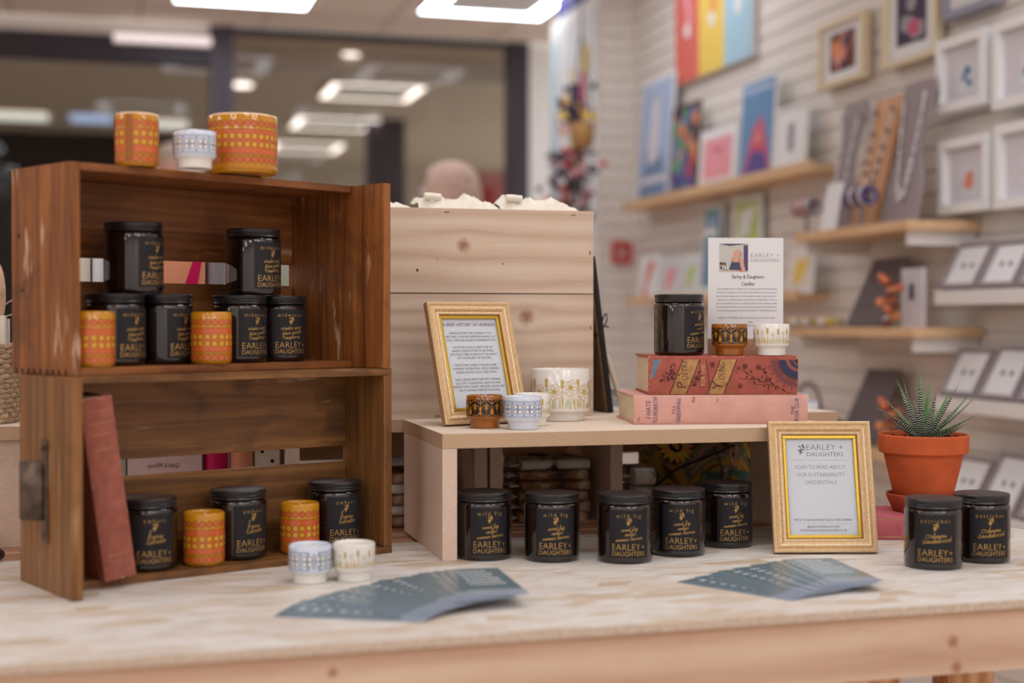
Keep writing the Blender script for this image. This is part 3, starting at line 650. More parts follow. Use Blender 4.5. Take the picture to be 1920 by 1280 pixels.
def necklace(r, w, k, n, cols, a=.5, label=None):
    mb = MB(); rnd = random.Random(int(k*1e4)+n)
    pts = [(-.32*w+.64*w*i/(n-1), k*(.88-.5*math.sin(PI*i/(n-1))**.8*a*1.6)) for i in range(n)]
    for i, (x, z) in enumerate(pts): mb.ellipsoid((x, -.02, z), (.0065, .006, .0065), rnd.choice(cols), 8, 6)
    mb.tube([(x, -.02, z) for x, z in pts], .003, cols[0], 6)
    o = mb.build('necklace'); o.location = r.location; o.rotation_euler = r.rotation_euler; return tag(o, label, 'necklace', 'necklaces on the displays')
b1 = bust('tall grey necklace bust at the shelf end, tallest of the displays', 1694, 150, za, .13, 62, .16, 'bust_grey', 'bust'); necklace(*b1, 26, ['bead', 'silver'], .9, label='long pale bead necklace on the tallest grey bust')
b2 = bust('narrow grey necklace bust left of the wooden board', 1572, 192, za, .12, 46, .18, 'bust_grey', 'bust'); necklace(*b2, 20, ['bead', 'silver'], .9, label='pale bead necklace on the narrow grey bust')
b3 = bust('slanted wooden board hung with shell necklaces between two grey busts', 1622, 180, za, .12, 52, .24, 'leg_wood', 'board'); necklace(*b3, 18, ['bead', 'bead_dark'], .8, label='white shell necklace on the slanted wooden board')
b4 = bust('dark grey slanted earring pad on the middle shelf', 1622, 486, zb, .13, 66, .45, 'bust_dark', 'board')
b5 = bust('dark grey slanted pad on the lowest shelf left of the succulent', 1606, 695, zc, .13, 62, .45, 'bust_dark', 'board')
def clutter(name, label, cat, px, z, off, items, group=None):
    u, _ = wr(px, 600, off); r = thing(name, label, cat, wpos(u, off, z), WROT, group)
    for i, (nm, fn) in enumerate(items): m = MB(); fn(m); m.build(nm, r, smooth=50)
    return r
def torus(m, c, R, r, mat, ax='y', n=20):
    pts = []
    for i in range(n+1):
        t = 2*PI*i/n; x, y = R*math.cos(t), R*math.sin(t)
        pts.append((c[0]+x, c[1], c[2]+y) if ax == 'y' else (c[0]+x, c[1]+y, c[2]) if ax == 'z' else (c[0], c[1]+x, c[2]+y))
    m.tube(pts, r, mat, 6, False)
for i, (lab, px, cols) in enumerate((('round beaded bracelets on a stand, in silver and coral, at the shelf left end', 1512, ['a_grey', 'a_salmon', 'silver']), ('glass marble bracelets in blue and dark red before the wooden board', 1612, ['a_violet', 'a_brown', 'bead']))):
    def f(m, cols=cols):
        for k in range(7): torus(m, (-.05+.016*k, 0, .08), .022, .005, cols[k % 3], 'x')
    clutter('bracelet_stand', lab, 'display', px, za, .18 if i else .14, [('bracelets', f), ('post', lambda m: (m.box(-.004, .004, -.004, .004, 0, .08, 'bust_grey'), m.box(-.03, .03, -.03, .03, 0, .005, 'bust_grey'), m.tube([(-.06, 0, .08), (.06, 0, .08)], .005, 'bust_grey')))], 'bracelet stands')
clutter('card_stand', 'blank white card standing before the narrow grey bust', 'card', 1552, za, .2, [('card', lambda m: m.box(-.045, .045, -.002, 0, 0, .13, 'paper'))]).rotation_euler[0] = -.2
def gold(m):
    rnd = random.Random(5)
    for i in range(16): m.ellipsoid((-.15+.02*i, rnd.uniform(-.03, .03), .012), (.012, .012, .012), rnd.choice(['spine_gold', 'bead', 'petal_yellow']), 8, 6)
clutter('jewellery_tray', 'tray of gold and pearl jewellery on the middle shelf', 'tray', 1528, zb, .16, [('tray', lambda m: m.box(-.17, .17, -.045, .045, 0, .006, 'bust_grey')), ('jewels', gold)])
clutter('gift_box', 'pale upright packaging card at the end of the middle shelf', 'card', 1716, zb, .12, [('card', lambda m: m.box(-.05, .05, -.01, 0, 0, .15, 'a_lilac')), ('print', lambda m: m.box(-.01, .012, -.012, -.0105, .07, .11, 'bead_dark'))])
def coil(m):
    for k in range(9): torus(m, (-.07+.017*k, 0, .036), .03, .007, ['dark_metal', 'a_brown', 'bust_dark'][k % 3], 'x')
clutter('bracelet_roll', 'dark roll of bracelets on the lowest shelf beside the pink book', 'bracelets', 1545, zc, .2, [('bracelets', coil)])
clutter('bangle_hoop', 'thin dark hoop standing on the lowest shelf right of the books', 'bracelet', 1516, zc, .16, [('hoop', lambda m: torus(m, (0, 0, .08), .075, .006, 'bust_dark', 'y'))])
def beads(m):
    rnd = random.Random(9)
    for i in range(14): m.ellipsoid((rnd.uniform(-.03, .03), rnd.uniform(-.02, .02), .01+.009*i), (.014, .014, .012), rnd.choice(['a_orange', 'a_brown', 'bead', 'copper']), 8, 6)
clutter('bead_bundle', 'orange and brown bead bundle hanging behind the succulent', 'beads', 1668, zc, .17, [('beads', beads)])
clutter('bead_bundle', 'coppery bead cluster behind the dark pad on the middle shelf', 'beads', 1668, zb, .19, [('beads', beads)])
# white ledges with earring cards on the right
def earcards(z, off, spec, row):
    for i, (px0, px1, yt, lab) in enumerate(spec):
        u0, zt = wr(px0, yt, off); u1, _ = wr(px1, yt, off); w = u1-u0; h = (zt-z)/math.cos(.5)
        r = thing('earring_card', lab, 'card', wpos(u0, off, z), WROT, 'framed earring cards on the white ledges', -.5)
        mb = MB().box(.01, w-.01, -.008, -.001, .01, h-.01, 'paper'); A = Art(mb, lambda u, v, q: (u, -.008-q, v))
        for x in (.38, .62): A.disc(w*x, h*.5, .007, 'bead_dark', .001)
        mb.build('card', r)
        f = MB()
        for q in ((0, w, 0, .01), (0, w, h-.01, h), (0, .01, .01, h-.01), (w-.01, w, .01, h-.01)): f.box(q[0], q[1], -.016, 0, q[2], q[3], 'bust_grey')
        f.build('frame', r, bevel=.002)
for yy, row in ((545, 'upper'), (742, 'middle'), (942, 'lowest')):
    rr, z = ledge('white ledge at the right, %s of three, carrying framed earring cards' % row, 1752, 2050, yy, .13, .035, 'ledge_white', 'display_ledge')
    earcards(z, .11, [(1768, 1832, yy-85, 'grey framed earring card, first on the %s white ledge from the left' % row), (1838, 1906, yy-89, 'grey framed earring card, second on the %s white ledge from the left' % row), (1914, 1990, yy-93, 'grey framed earring card cut by the right edge on the %s white ledge' % row)], row)
# picture panel and hanging flower basket round the corner
plain('panel_art_blue', (200, 216, 224), .7)
r = thing('painting', 'tall white painted panel with orange and yellow shapes by the wall corner', 'picture', RM(AP-.001, 6.2, .9), WROT)
mb = MB().box(0, .62, -.012, 0, 0, 1.5, 'paper'); A = Art(mb, lambda u, v, q: (u, -.012-q, v))
A.rect(0, .12, .6, 1.45, 'panel_art_blue', .001); A.ring(.2, 1.1, .05, .08, 'a_salmon', .002); A.stroke(smooth([(.3, 1.3), (.34, 1.15), (.3, 1.0), (.38, .85)]), .03, 'a_yellow', .002); A.poly([(.02, .3), (.3, .35), (.3, .8), (.02, .72)], 'a_salmon', .002)
A.poly([(.42, 1.1), (.5, 1.12), (.5, 1.3), (.43, 1.26)], 'a_mag', .002); A.poly([(.45, 1.25), (.55, 1.25), (.55, 1.36), (.46, 1.36)], 'a_yellow', .003); A.disc(.2, .62, .05, 'a_blue', .003); A.disc(.22, .45, .05, 'paper', .003); mb.build('board', r)
p = at(1092, 255, 5.5)
r = thing('hanging_basket', 'golden hanging pot of dried flowers before the art panel', 'basket', p)
MB().lathe([(0, -.055), (.03, -.05), (.045, -.02), (.05, .04), (.044, .05), (0, .05)], 'book_gold', 20).build('pot', r, smooth=50)
MB().tube([(-.04, 0, .05), (-.005, 0, .4)], .003, 'dark_metal').tube([(.04, 0, .05), (-.005, 0, .4)], .003, 'dark_metal').tube([(-.005, 0, .4), (-.005, 0, CEIL-p.z)], .003, 'dark_metal').build('cord', r)
rnd = random.Random(11); mb = MB()
for i in range(30): mb.ellipsoid((rnd.gauss(-.03, .04), rnd.gauss(0, .02), .06+abs(rnd.gauss(0, .05))), (.012, .01, .016), rnd.choice(['a_dark', 'a_yellow', 'a_mag', 'dark_metal', 'seed_dark']), 8, 6)
mb.tube([(-.03, 0, .04), (-.03, 0, .2)], .02, 'a_dark', 8)
mb.build('top_flowers', r); mb = MB()
for i in range(150):
    z = -rnd.random()*.28-.05; mb.ellipsoid((rnd.gauss(-.035, .05), rnd.gauss(0, .025), z), (rnd.uniform(.008, .018), .01, .012), rnd.choice(['seed_dark', 'a_dark', 'bust_dark', 'a_grey', 'a_pink', 'red_soft', 'dark_metal', 'a_brown']), 8, 6)
for i in range(12): mb.tube([(rnd.gauss(-.03, .03), 0, -.05), (rnd.gauss(-.03, .06), 0, -.33)], .002, 'dark_metal', 5)
mb.build('trailing_flowers', r)

# ------------------------------------------------------------------ people beyond the display
plain('skin', (226, 168, 146), .6); plain('hair_blond', (214, 184, 168), .7, var=.14, vscale=60); plain('hair_grey', (206, 184, 168), .7, var=.1, vscale=60); plain('coat_pink', (206, 160, 160), .85); plain('coat_dark', (50, 46, 50), .85)
def skin_body(name, joints, edges, mat, parent, root=0):
    me = bpy.data.meshes.new(name); me.from_pydata([j[0] for j in joints], edges, []); o = bpy.data.objects.new(name, me); C.objects.link(o); o.parent = parent
    m = o.modifiers.new('skin', 'SKIN'); m.use_smooth_shade = True
    if not me.skin_vertices: me.skin_vertices.new()
    for i, j in enumerate(joints): me.skin_vertices[0].data[i].radius = (j[1], j[1] if len(j) < 3 else j[2]); me.skin_vertices[0].data[i].use_root = (i == root)
    s = o.modifiers.new('sub', 'SUBSURF'); s.levels = 1; s.render_levels = 1
    me.materials.append(MATS[mat]); return o
def person(label, loc, rotz, H, hair, coat, hairlen):
    r = thing('person', label, 'person', loc, rotz); k = H/1.7
    def V(x, y, z): return (x*k, y*k, z*k)
    J = [(V(0, 0, .95), .13*k), (V(0, 0, 1.15), .12*k), (V(0, 0, 1.36), .14*k), (V(0, 0, 1.47), .055*k), (V(0, -.01, 1.56), .07*k), (V(0, -.015, 1.62), .088*k), (V(0, -.005, 1.665), .05*k),
         (V(-.17, 0, 1.4), .055*k), (V(-.2, 0, 1.12), .042*k), (V(-.2, -.04, .88), .03*k), (V(.17, 0, 1.4), .055*k), (V(.2, 0, 1.12), .042*k), (V(.2, -.04, .88), .03*k),
         (V(-.09, 0, .85), .085*k), (V(-.1, 0, .48), .06*k), (V(-.1, .01, .08), .042*k), (V(-.1, -.12, .03), .03*k), (V(.09, 0, .85), .085*k), (V(.1, 0, .48), .06*k), (V(.1, .01, .08), .042*k), (V(.1, -.12, .03), .03*k)]
    Ed = [(0, 1), (1, 2), (2, 3), (3, 4), (4, 5), (5, 6), (2, 7), (7, 8), (8, 9), (2, 10), (10, 11), (11, 12), (0, 13), (13, 14), (14, 15), (15, 16), (0, 17), (17, 18), (18, 19), (19, 20)]
    n = len(J)
    for s_, w in ((-1, 9), (1, 12)):
        p0 = J[w][0]
        J.append(((p0[0], p0[1]-.01*k, p0[2]-.07*k), .026*k, .014*k)); palm = len(J)-1; Ed.append((w, palm))
        for q in range(4):
            J.append(((p0[0]+(.004*q-.006)*k, p0[1]+(.024-.02*q)*k, p0[2]-.12*k), .008*k)); Ed.append((palm, len(J)-1))
            J.append(((p0[0]-s_*.012*k, p0[1]+(.02-.019*q)*k, p0[2]-(.145+.012*(q in (1, 2)))*k), .007*k)); Ed.append((len(J)-2, len(J)-1))
        J.append(((p0[0]-s_*.02*k, p0[1]-.045*k, p0[2]-.07*k), .009*k)); Ed.append((w, len(J)-1))
    skin_body('body', J, Ed, 'skin', r)
    m = MB(); m.ellipsoid((0, -.103*k, 1.6*k), (.012*k, .016*k, .02*k), 'skin', 10, 8)
    m.build('nose', r, smooth=60)
    for sx in (-1, 1): m = MB(); m.ellipsoid((sx*.032*k, -.09*k, 1.625*k), (.012*k, .01*k, .007*k), 'paper', 10, 8); m.ellipsoid((sx*.032*k, -.098*k, 1.625*k), (.005*k, .004*k, .005*k), 'nail', 8, 6); m.build('eye', r, smooth=60)
    MB().ellipsoid((0, -.095*k, 1.565*k), (.022*k, .006*k, .006*k), 'a_salmon', 10, 6).build('mouth', r, smooth=60)
    for sx in (-1, 1): MB().ellipsoid((sx*.09*k, -.01*k, 1.6*k), (.01*k, .018*k, .028*k), 'skin', 10, 8).build('ear', r, smooth=60)

    m = MB(); rnd = random.Random(int(H*100)); vs = []; nu, nv = 28, 16
    # hair: a cap over the skull falling to the neck, open at the face
    rings = [(1.725, .0), (1.715, .045), (1.69, .082), (1.65, .103), (1.6, .11), (1.55, .108), (1.5-hairlen*.3, .1), (1.46-hairlen, .085)]
    for z, rr in rings:
        for q in range(nu):
            a = 2*PI*q/nu; face = max(0, -math.cos(a)*-1) if False else 0
            x, y = math.sin(a), math.cos(a)
            cut = 0 if z > 1.66 else (1 if y < -.45 else 0)
            w_ = 1+.05*math.sin(q*2.7+z*30)
            rad = rr*w_*(.72 if cut else 1); vs.append((x*rad*k*(.95), (y*rad+.005)*k, z*k))
    m.add(vs, [(j*nu+q, (j+1)*nu+q, (j+1)*nu+(q+1) % nu, j*nu+(q+1) % nu) for j in range(len(rings)-1) for q in range(nu)], hair)
    m.build('hair', r, smooth=80)
    m = MB(); rings = [(1.47, .075, .07), (1.445, .2, .12), (1.36, .245, .175), (1.2, .215, .165), (1.0, .19, .16), (.8, .2, .16)]; vs = []
    for z, a_, b_ in rings:
        for q in range(24): t = 2*PI*q/24; vs.append((a_*math.cos(t)*k, b_*math.sin(t)*k, z*k))
    m.add(vs, [(j*24+q, (j+1)*24+q, (j+1)*24+(q+1) % 24, j*24+(q+1) % 24) for j in range(5) for q in range(24)], coat); m.build('coat', r, smooth=60)
    m = MB()
    for s_ in (-1, 1): m.tube([V(s_*.16, 0, 1.4), V(s_*.2, 0, 1.12), V(s_*.2, -.04, .9)], [.065*k, .055*k, .045*k], coat, 14)
    m.build('sleeves', r, smooth=60); m = MB()
    for s_ in (-1, 1): m.tube([V(s_*.09, 0, .9), V(s_*.1, 0, .48), V(s_*.1, .01, .07)], [.11*k, .075*k, .06*k], 'coat_dark', 14)
    m.build('trousers', r, smooth=60)
    return r
p = at(842, 300, 4.6); person('person with pale pinkish-blond hair standing beyond the wooden box, only the crown visible', (p.x, p.y, 0), -2.2, p.z/1.725*1.7, 'hair_blond', 'coat_pink', .1)
p = at(325, 266, 6.0); person('person with pale head standing far back, seen between the cups on the upper crate', (p.x, p.y, 0), -.4, p.z/1.725*1.7, 'hair_grey', 'coat_dark', .02)

# ------------------------------------------------------------------ tables
TT = math.radians(16.4)
t = thing('display_table', 'long display table with pale chipboard top and pine rail in the foreground', 'table', (.06, 1.498, 0), TT)
mb = MB().box(-1.3, .905, 0, .62, T-.010, T, 'osb_edge', 'osb'); mb.build('tabletop', t, bevel=.0008)
o = MB().box(-1.29, .90, 0, .022, -.072, 0, 'rail').build('front_rail', t); o.location = (0, .006, T-.0105)
o = MB().box(-1.29, .90, 0, .022, -.072, 0, 'pine').build('back_rail', t); o.location = (0, .59, T-.0105)
for x, y in ((.33, .03), (-1.25, .03), (.82, .545), (-1.25, .545)): MB().box(x, x+.085, y, y+.044, 0, T-.0108, 'leg_wood').build('leg', t)
# slatted table behind
BT = T-.005
t = thing('slatted_table', 'slatted plank table standing behind the chipboard table', 'table', (.06, 1.498, 0), TT)
for i in range(9):
    o = MB().box(-1.3, .75, 0, .066, -.018, 0, 'plank').build('plank', t, bevel=.004); o.location = (random.uniform(-.004, .004), .632+i*.078, BT)
for x in (-1.25, -.3, .68): MB().box(x, x+.05, .632, 1.33, BT-.07, BT-.0185, 'plank').build('crossbar', t)
for x in (-1.25, .68):
    for y in (.64, 1.27): MB().box(x, x+.05, y, y+.05, 0, BT-.0705, 'leg_wood').build('leg', t)

# ------------------------------------------------------------------ MDF risers
RTH = .2549; R0 = Vector((-.0942, 1.9204, 0)); RE = Vector((math.cos(RTH), math.sin(RTH), 0)); RN = Vector((-math.sin(RTH), math.cos(RTH), 0))
def rp(s, d, z=0): return R0+RE*s+RN*d+Vector((0, 0, z))
def riser(name, label, s0, s1, d0, D, z0, ztop, panels, rail=False, front=None, group=None):
    r = thing(name, label, 'riser', rp(s0, d0, z0), RTH, group); L = s1-s0; h = ztop-z0
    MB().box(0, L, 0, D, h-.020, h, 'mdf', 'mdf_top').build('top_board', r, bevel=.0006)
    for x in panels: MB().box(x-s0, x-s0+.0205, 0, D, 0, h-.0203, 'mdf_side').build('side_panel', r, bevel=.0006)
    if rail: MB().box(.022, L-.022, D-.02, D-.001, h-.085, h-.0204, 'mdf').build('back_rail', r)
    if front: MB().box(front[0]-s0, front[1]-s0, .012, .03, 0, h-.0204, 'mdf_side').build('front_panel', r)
    return r
riser('mdf_riser', 'bare fibreboard riser on the chipboard table holding books and cups', 0, .60, 0, .29, T, RT, (0, .5795))
riser('mdf_riser', 'back fibreboard riser standing under the pine box, right of the seam', .138, .74, .293, .27, BT, RT, (.138, .338, .7195), True)
riser('mdf_riser', 'short fibreboard riser hidden behind the crates, under the pine box', -.181, .1335, .293, .27, BT, RT, (-.181, .113), True)
riser('mdf_riser', 'closed fibreboard riser at the far left carrying the wicker basket', -.95, -.185, .293, .30, BT, RT, (-.95, -.46), False, (-.929, -.5))

# ------------------------------------------------------------------ pine box with torn papers, portfolio
BX0, BX1, BH = -.075, .311, .329
r = thing('pine_box', 'tall plain pine box of two knotty boards behind the gold frame', 'box', rp(BX0, .30, RT), RTH); L = BX1-BX0
o = MB().box(0, L, 0, .018, 0, .195, 'pine_box_low').build('lower_board', r, bevel=.001)
o = MB().box(0, L, 0, .018, .1965, BH, 'pine_box_up').build('upper_board', r, bevel=.001)
MB().box(0, .018, .0185, .2, 0, BH, 'pine').build('side_panel', r); MB().box(L-.018, L, .0185, .2, 0, BH, 'pine').build('side_panel', r)
MB().box(0.0185, L-.0185, .182, .2, 0, BH, 'pine').build('back_board', r); MB().box(.0185, L-.0185, .0185, .1815, BH-.02, BH-.004, 'pine').build('lid_board', r)
m = MB()
for x, z, w_, h_ in ((.145, BH-.006, .008, .001), (.352, BH-.007, .007, .001), (L-.006, .262, .0016, .006), (L-.005, .142, .0012, .005), (.098, .232, .003, .004), (.236, .243, .002, .002), (.13, .004, .008, .0012), (.43-.3, .25, .0015, .0015)):
    m.box(x-w_/2, x+w_/2, -.0006, 0.002, z-h_/2, z+h_/2, 'nail')
m.build('nails', r)
def torn(label, s, w_, hmax, seed, roll=True, d=.33):
    rnd = random.Random(seed); r = thing('torn_paper', label, 'paper', rp(s, d-.018, RT+BH), RTH, 'torn white papers on the pine box')
    nx, ny = 40, 14; ph = [rnd.uniform(0, 6) for _ in range(6)]; vs = []
    for j in range(ny+1):
        for i in range(nx+1):
            u, v = i/nx, j/ny
            env = (math.sin(PI*min(1, u*1.0+.02))**.35)*(1-.35*u)
            e = env*(.80+.16*math.sin(u*9+ph[0])+.12*math.sin(u*21+ph[1])+.08*math.sin(u*47+ph[2]+v*5)+.06*rnd.uniform(-1, 1))
            z = max(.0008, hmax*e*(math.sin(PI*(.08+.84*v))**.5)*(1+.15*math.sin(v*9+ph[3]+u*4)))
            vs.append((u*w_, v*.10+.003*math.sin(u*20+ph[4]), z if 0 < j < ny else .0002))
    n = len(vs); vs2 = vs+[(x, y, 0) for x, y, z in vs]
    fs = [(j*(nx+1)+i, j*(nx+1)+i+1, (j+1)*(nx+1)+i+1, (j+1)*(nx+1)+i) for j in range(ny) for i in range(nx)]
    m = MB(); m.add(vs2, fs+[tuple(n+q for q in f[::-1]) for f in fs], 'torn_paper'); m.build('sheet', r, smooth=40)
    if roll:
        m = MB(); a = [(.010+.026*i/5, .004+.0005*i, hmax*.60+.0006*math.sin(i)) for i in range(6)]
        m.tube(a, .0058, 'torn_paper', 14); m.build('rolled_edge', r, smooth=50)
    return r
torn('white torn-edge paper at the left end of the pine box, half hidden by the crate', -.02-.06, .10, .017, 3, False)
torn('white torn-edge paper with a rolled edge on the box, left one of two', .028, .136, .032, 4)
torn('white torn-edge paper with a rolled edge on the box, right one of two', .160, .134, .032, 8)
lean = math.radians(7.2)
r = thing('portfolio', 'black board portfolio leaning against the right side of the pine box', 'portfolio', on(1151, 774, RT)+Vector((0, 0, .0002)), RTH)
r.rotation_euler = (0, -lean, RTH)
MB().box(-.0085, 0, 0, .16, 0.0012, .262, 'black_board').build('back_cover', r, bevel=.0006); MB().box(-.0125, -.0088, .003, .157, .003, .255, 'kraft').build('inner_sheets', r)
m = MB(); m.box(-.0132, -.0127, .0, .16, .128, .135, 'ribbon')
m.tube(smooth([(.001, .02, .140), (.008, .02, .158), (.014, .02, .164), (.013, .02, .152), (.004, .02, .140)]), .0012, 'ribbon', 6)
m.tube(smooth([(.001, .02, .138), (.009, .02, .144), (.015, .02, .140)]), .0014, 'ribbon', 6); m.build('ribbon', r)
p0 = on(1171, 773, RT); p1 = at(1138, 668, p0.y-.01); d = (p1-p0)
r = thing('white_pencil', 'long white pencil leaning on the black portfolio', 'pencil', p0)
MB().tube([(0, 0, 0), d*.09, d], [.0008, .0046, .0046], 'pencil_white', 10).build('shaft', r, smooth=40)
r = thing('metal_tray', 'small grey tray behind the pink book, beside the white pencil', 'tray', on(1168, 766, RT)+RN*.09, RTH)
MB().box(-.05, .05, -.03, .04, 0, .004, 'grey_tray').box(-.05, .05, -.03, -.027, .004, .014, 'grey_tray').box(-.05, -.047, -.027, .04, .004, .014, 'grey_tray').box(.047, .05, -.027, .04, .004, .014, 'grey_tray').build('tray', r)
m = MB(); rnd = random.Random(2)
for i in range(8): m.tube(smooth([(rnd.uniform(-.03, .04), 0, .012), (rnd.uniform(-.02, .04), rnd.uniform(-.01, .02), .03), (rnd.uniform(-.02, .045), .01, .014)]), .0014, 'silver', 6)
o = m.build('silver_chain'); o.location = r.location; o.rotation_euler = (0, 0, RTH); tag(o, 'tangle of silver jewellery wire lying in the small grey tray', 'jewellery')
for i, (px, py, z) in enumerate(((1520, 757, RT), (1498, 741, RT+.012))):
    p = on(1500, 768, RT); r = thing('booklet', ('lower' if i == 0 else 'upper')+' white booklet with blue edges sticking out right of the pink book', 'booklet', (p.x-.07-.012*i, p.y+.02, z+(.0004 if i else 0)), RTH-.1+.1*i, 'booklets behind the books')
    MB().box(0, .11, 0, .08, 0, .0115, 'paper_cool').build('pages', r); MB().box(-.001, .112, -.001, .081, .0117, .0125, 'card_edge').build('cover', r)

# ------------------------------------------------------------------ wooden crates
def crate(label, x, y, th, L, D, H, P, wide, z0, mx, mz, gap, seat, handle=False):
    r = thing('wooden_crate', label, 'crate', (x, y, z0), th); t_ = .0135; b = .0095
    yl = -P if wide == 'left' else 0; yr = -P if wide == 'right' else 0
    bot = 0.0
    MB().box(0, t_, yl, D, 0, H, mz).build('left_panel', r, bevel=.0012)
    zr = b+.0003 if wide == 'left' else 0
    MB().box(L-t_, L, yr, D, zr, H-(b+.0003 if wide == 'left' else 0), mz).build('right_panel', r, bevel=.0012)
    xr = L if wide == 'left' else L-t_-.0002
    MB().box(t_+.0002, xr, 0, D, 0, b, mx).build('bottom_board', r, bevel=.0008)
    MB().box(t_+.0002, xr, 0, D, H-b, H, mx).build('top_board', r, bevel=.0008)
    MB().box(t_+.0002, L-t_-.0002, D-.009, D-.0002, b+.0002, gap[0], mx).build('back_slat', r, bevel=.0006)
    MB().box(t_+.0002, L-t_-.0002, D-.009, D-.0002, gap[1], H-b-.0002, mx).build('back_slat', r, bevel=.0006)
    m = MB()
    for q in range(9):
        yy = yl+.012+(D-yl-.024)*q/8
        m.box(-.0004, .003, yy-.0022, yy+.0022, 0.0005, .007, 'nail')
    m.box(-.0005, .002, D*.85, D*.85+.004, H*.66, H*.66+.006, 'nail'); m.box(-.0005, .002, D*.8, D*.8+.003, H*.4, H*.4+.003, 'nail')
    if not handle: m.build('joint_marks', r)
    if handle:
        m = MB().prism([(0, 0)], 0, 0, 'iron') if False else MB()
        yc = .018; zc = .120
        m.box(-.003, -.0005, yc-.008, yc+.008, zc-.062, zc+.062, 'iron')
        for zz in (zc-.052, zc+.052): m.tube([(-.004, yc, zz), (-.006, yc, zz)], .004, 'iron', 8)
        h = m.build('handle_plate', r, bevel=.001)
        m = MB(); vs = []; n = 10
        for i in range(n+1):
            a = PI*i/n*.5; vs += [(-.003-.019*math.sin(a), yc+.03*(1-math.cos(a))+.0, zc-.034), (-.003-.019*math.sin(a), yc+.03*(1-math.cos(a)), zc+.034)]
        m.add(vs, [(2*i, 2*i+1, 2*i+3, 2*i+2) for i in range(n)], 'iron')
        for s_ in (-1, 1):
            z = zc+.034*s_; pts = [(-.003, yc, z)]+[(-.003-.019*math.sin(PI*i/n*.5), yc+.03*(1-math.cos(PI*i/n*.5)), z) for i in range(n+1)]+[(-.003, yc+.03, z)]
            m.add(pts, [tuple(range(len(pts)))], 'iron')
        g = m.build('cup_grip', h, smooth=40); so = g.modifiers.new('solid', 'SOLIDIFY'); so.thickness = .0015
    return r
LC = (-.5484, 1.6912, .6639); UC = (-.5289, 1.7041, .8139)
crate('lower old brown wooden crate with an iron cup handle, standing on the table', *LC, .483, .11, .2585, .065, 'left', T, 'crate2_x', 'crate2_z', (.122, .1445), 0, True)
UZ = T+.2588
crate('upper old reddish-brown wooden crate turned on its side on the lower crate', *UC, .452, .145, .2575, .068, 'right', UZ, 'crate_x', 'crate_z', (.118, .149), 0)
def inc(c, s, d, z):
    e = Vector((math.cos(c[2]), math.sin(c[2]), 0)); n = Vector((-math.sin(c[2]), math.cos(c[2]), 0))
    return Vector((c[0], c[1], z))+e*s+n*d

# ------------------------------------------------------------------ candle jars
JR = .0377; JH = .0915
def jar(scent, lines):
    r = thing('candle_jar', 'x', 'candle jar')
    MB().lathe([(0, .0006), (JR-.006, 0), (JR-.002, .001), (JR-.0004, .003), (JR, .006), (JR, .074), (JR-.0006, .0765), (JR-.0024, .0785), (JR-.0036, .0795), (0, .0795)], 'amber', 64).build('glass', r, smooth=40)
    pr = [(0, .0797), (JR-.0014, .0797), (JR-.0007, .0803), (JR-.0012, .0815), (JR-.0018, .0825), (JR-.0008, .0836), (JR-.0007, .0846), (JR-.0016, .0856), (JR-.0008, .0868), (JR-.0008, .0903), (JR-.0016, .0912), (JR-.003, .0915), (0, .0915)]
    MB().lathe(pr, 'lid_black', 64, mfun=lambda i: 'lid_top' if i >= 10 else 'lid_black').build('lid', r, smooth=35)
    m = MB(); A = Art(m, cyl(JR)); w_ = .0285
    A.rect(-w_+.001, w_, .0085, .0725, 'label_black', .00012, .0025)
    A.text(' '.join(scent), 0, .0622, .0078, 'gold_print', .0003, off=-.012, width=.038 if len(scent) > 8 else .034 if len(scent) > 6 else .028)
    sprig(A, 0, .0560, .0095, 'gold_print', .0003)
    n = len(lines)
    for i, ln in enumerate(lines): script(A, ln, .001+.001*(i % 2), .0450-.0064*i-(0.002 if n == 2 else 0), .0056 if n > 2 else .0068, .00042, 'gold_print', .09, .0003)
    A.text('EARLEY', -.0034, .0190, .0124, 'gold_print', .0003, off=-.016, width=.0385); A.text('+', .0205, .0192, .0105, 'gold_print', .0003, off=-.01)
    A.text('DAUGHTERS', 0, .0113, .0088, 'gold_print', .0003, off=-.01, width=.046)
    m.build('label', r); return Proto(r)
J_wf = jar('wild fig', ['sweet fig', 'amber', 'summer berries']); J_mw = jar('midwinter', ['Winter spice', 'Pine needle', 'Raspberry'])
J_em = jar('embers', ['Honey', 'Tobacco']); J_pe = jar('petrichor', ['Oakmoss', 'Sandalwood'])
def onz(px, py, z=T): return on(px, py, z)
R_ = math.radians
gj = 'wild fig candle jars'
for (px, py, rz, lab) in ((908, 1044, 13, 'wild fig candle jar against the riser left leg, leftmost on the table'), (1035, 1047, 6, 'wild fig candle jar standing alone, second from the riser left leg'),
        (1172, 1049.5, 3, 'wild fig candle jar standing foremost in front of the riser'), (1272, 1037, 0, 'wild fig candle jar just behind and right of the foremost one'), (1362, 1021, 13, 'wild fig candle jar under the riser, nearest the standing gold frame')):
    J_wf(onz(px, py), R_(rz), lab, gj)
p = Vector((.2525, 2.150, 1.0535)); J_wf(p, R_(47), 'wild fig candle jar standing on top of the red book', gj)
J_pe(onz(1749.5, 1061), R_(-12), 'petrichor candle jar before the potted succulent, the left one of two', 'petrichor candle jars')
J_pe(onz(1840, 1049), R_(0), 'petrichor candle jar at the far right, the right one of two', 'petrichor candle jars')
ge = 'embers candle jars in the lower crate'
J_em(inc(LC, .140, .045, T+.0096), R_(29), 'embers candle jar beside the leaning red-brown book in the lower crate', ge)
J_em(inc(LC, .2717, .052, T+.0096), R_(43), 'embers candle jar between the two orange cups in the lower crate', ge)
J_em(inc(LC, .423, .055, T+.0096), R_(32), 'embers candle jar at the right end of the lower crate', ge)
gm = 'midwinter candle jars in the upper crate'; UF = UZ+.0096
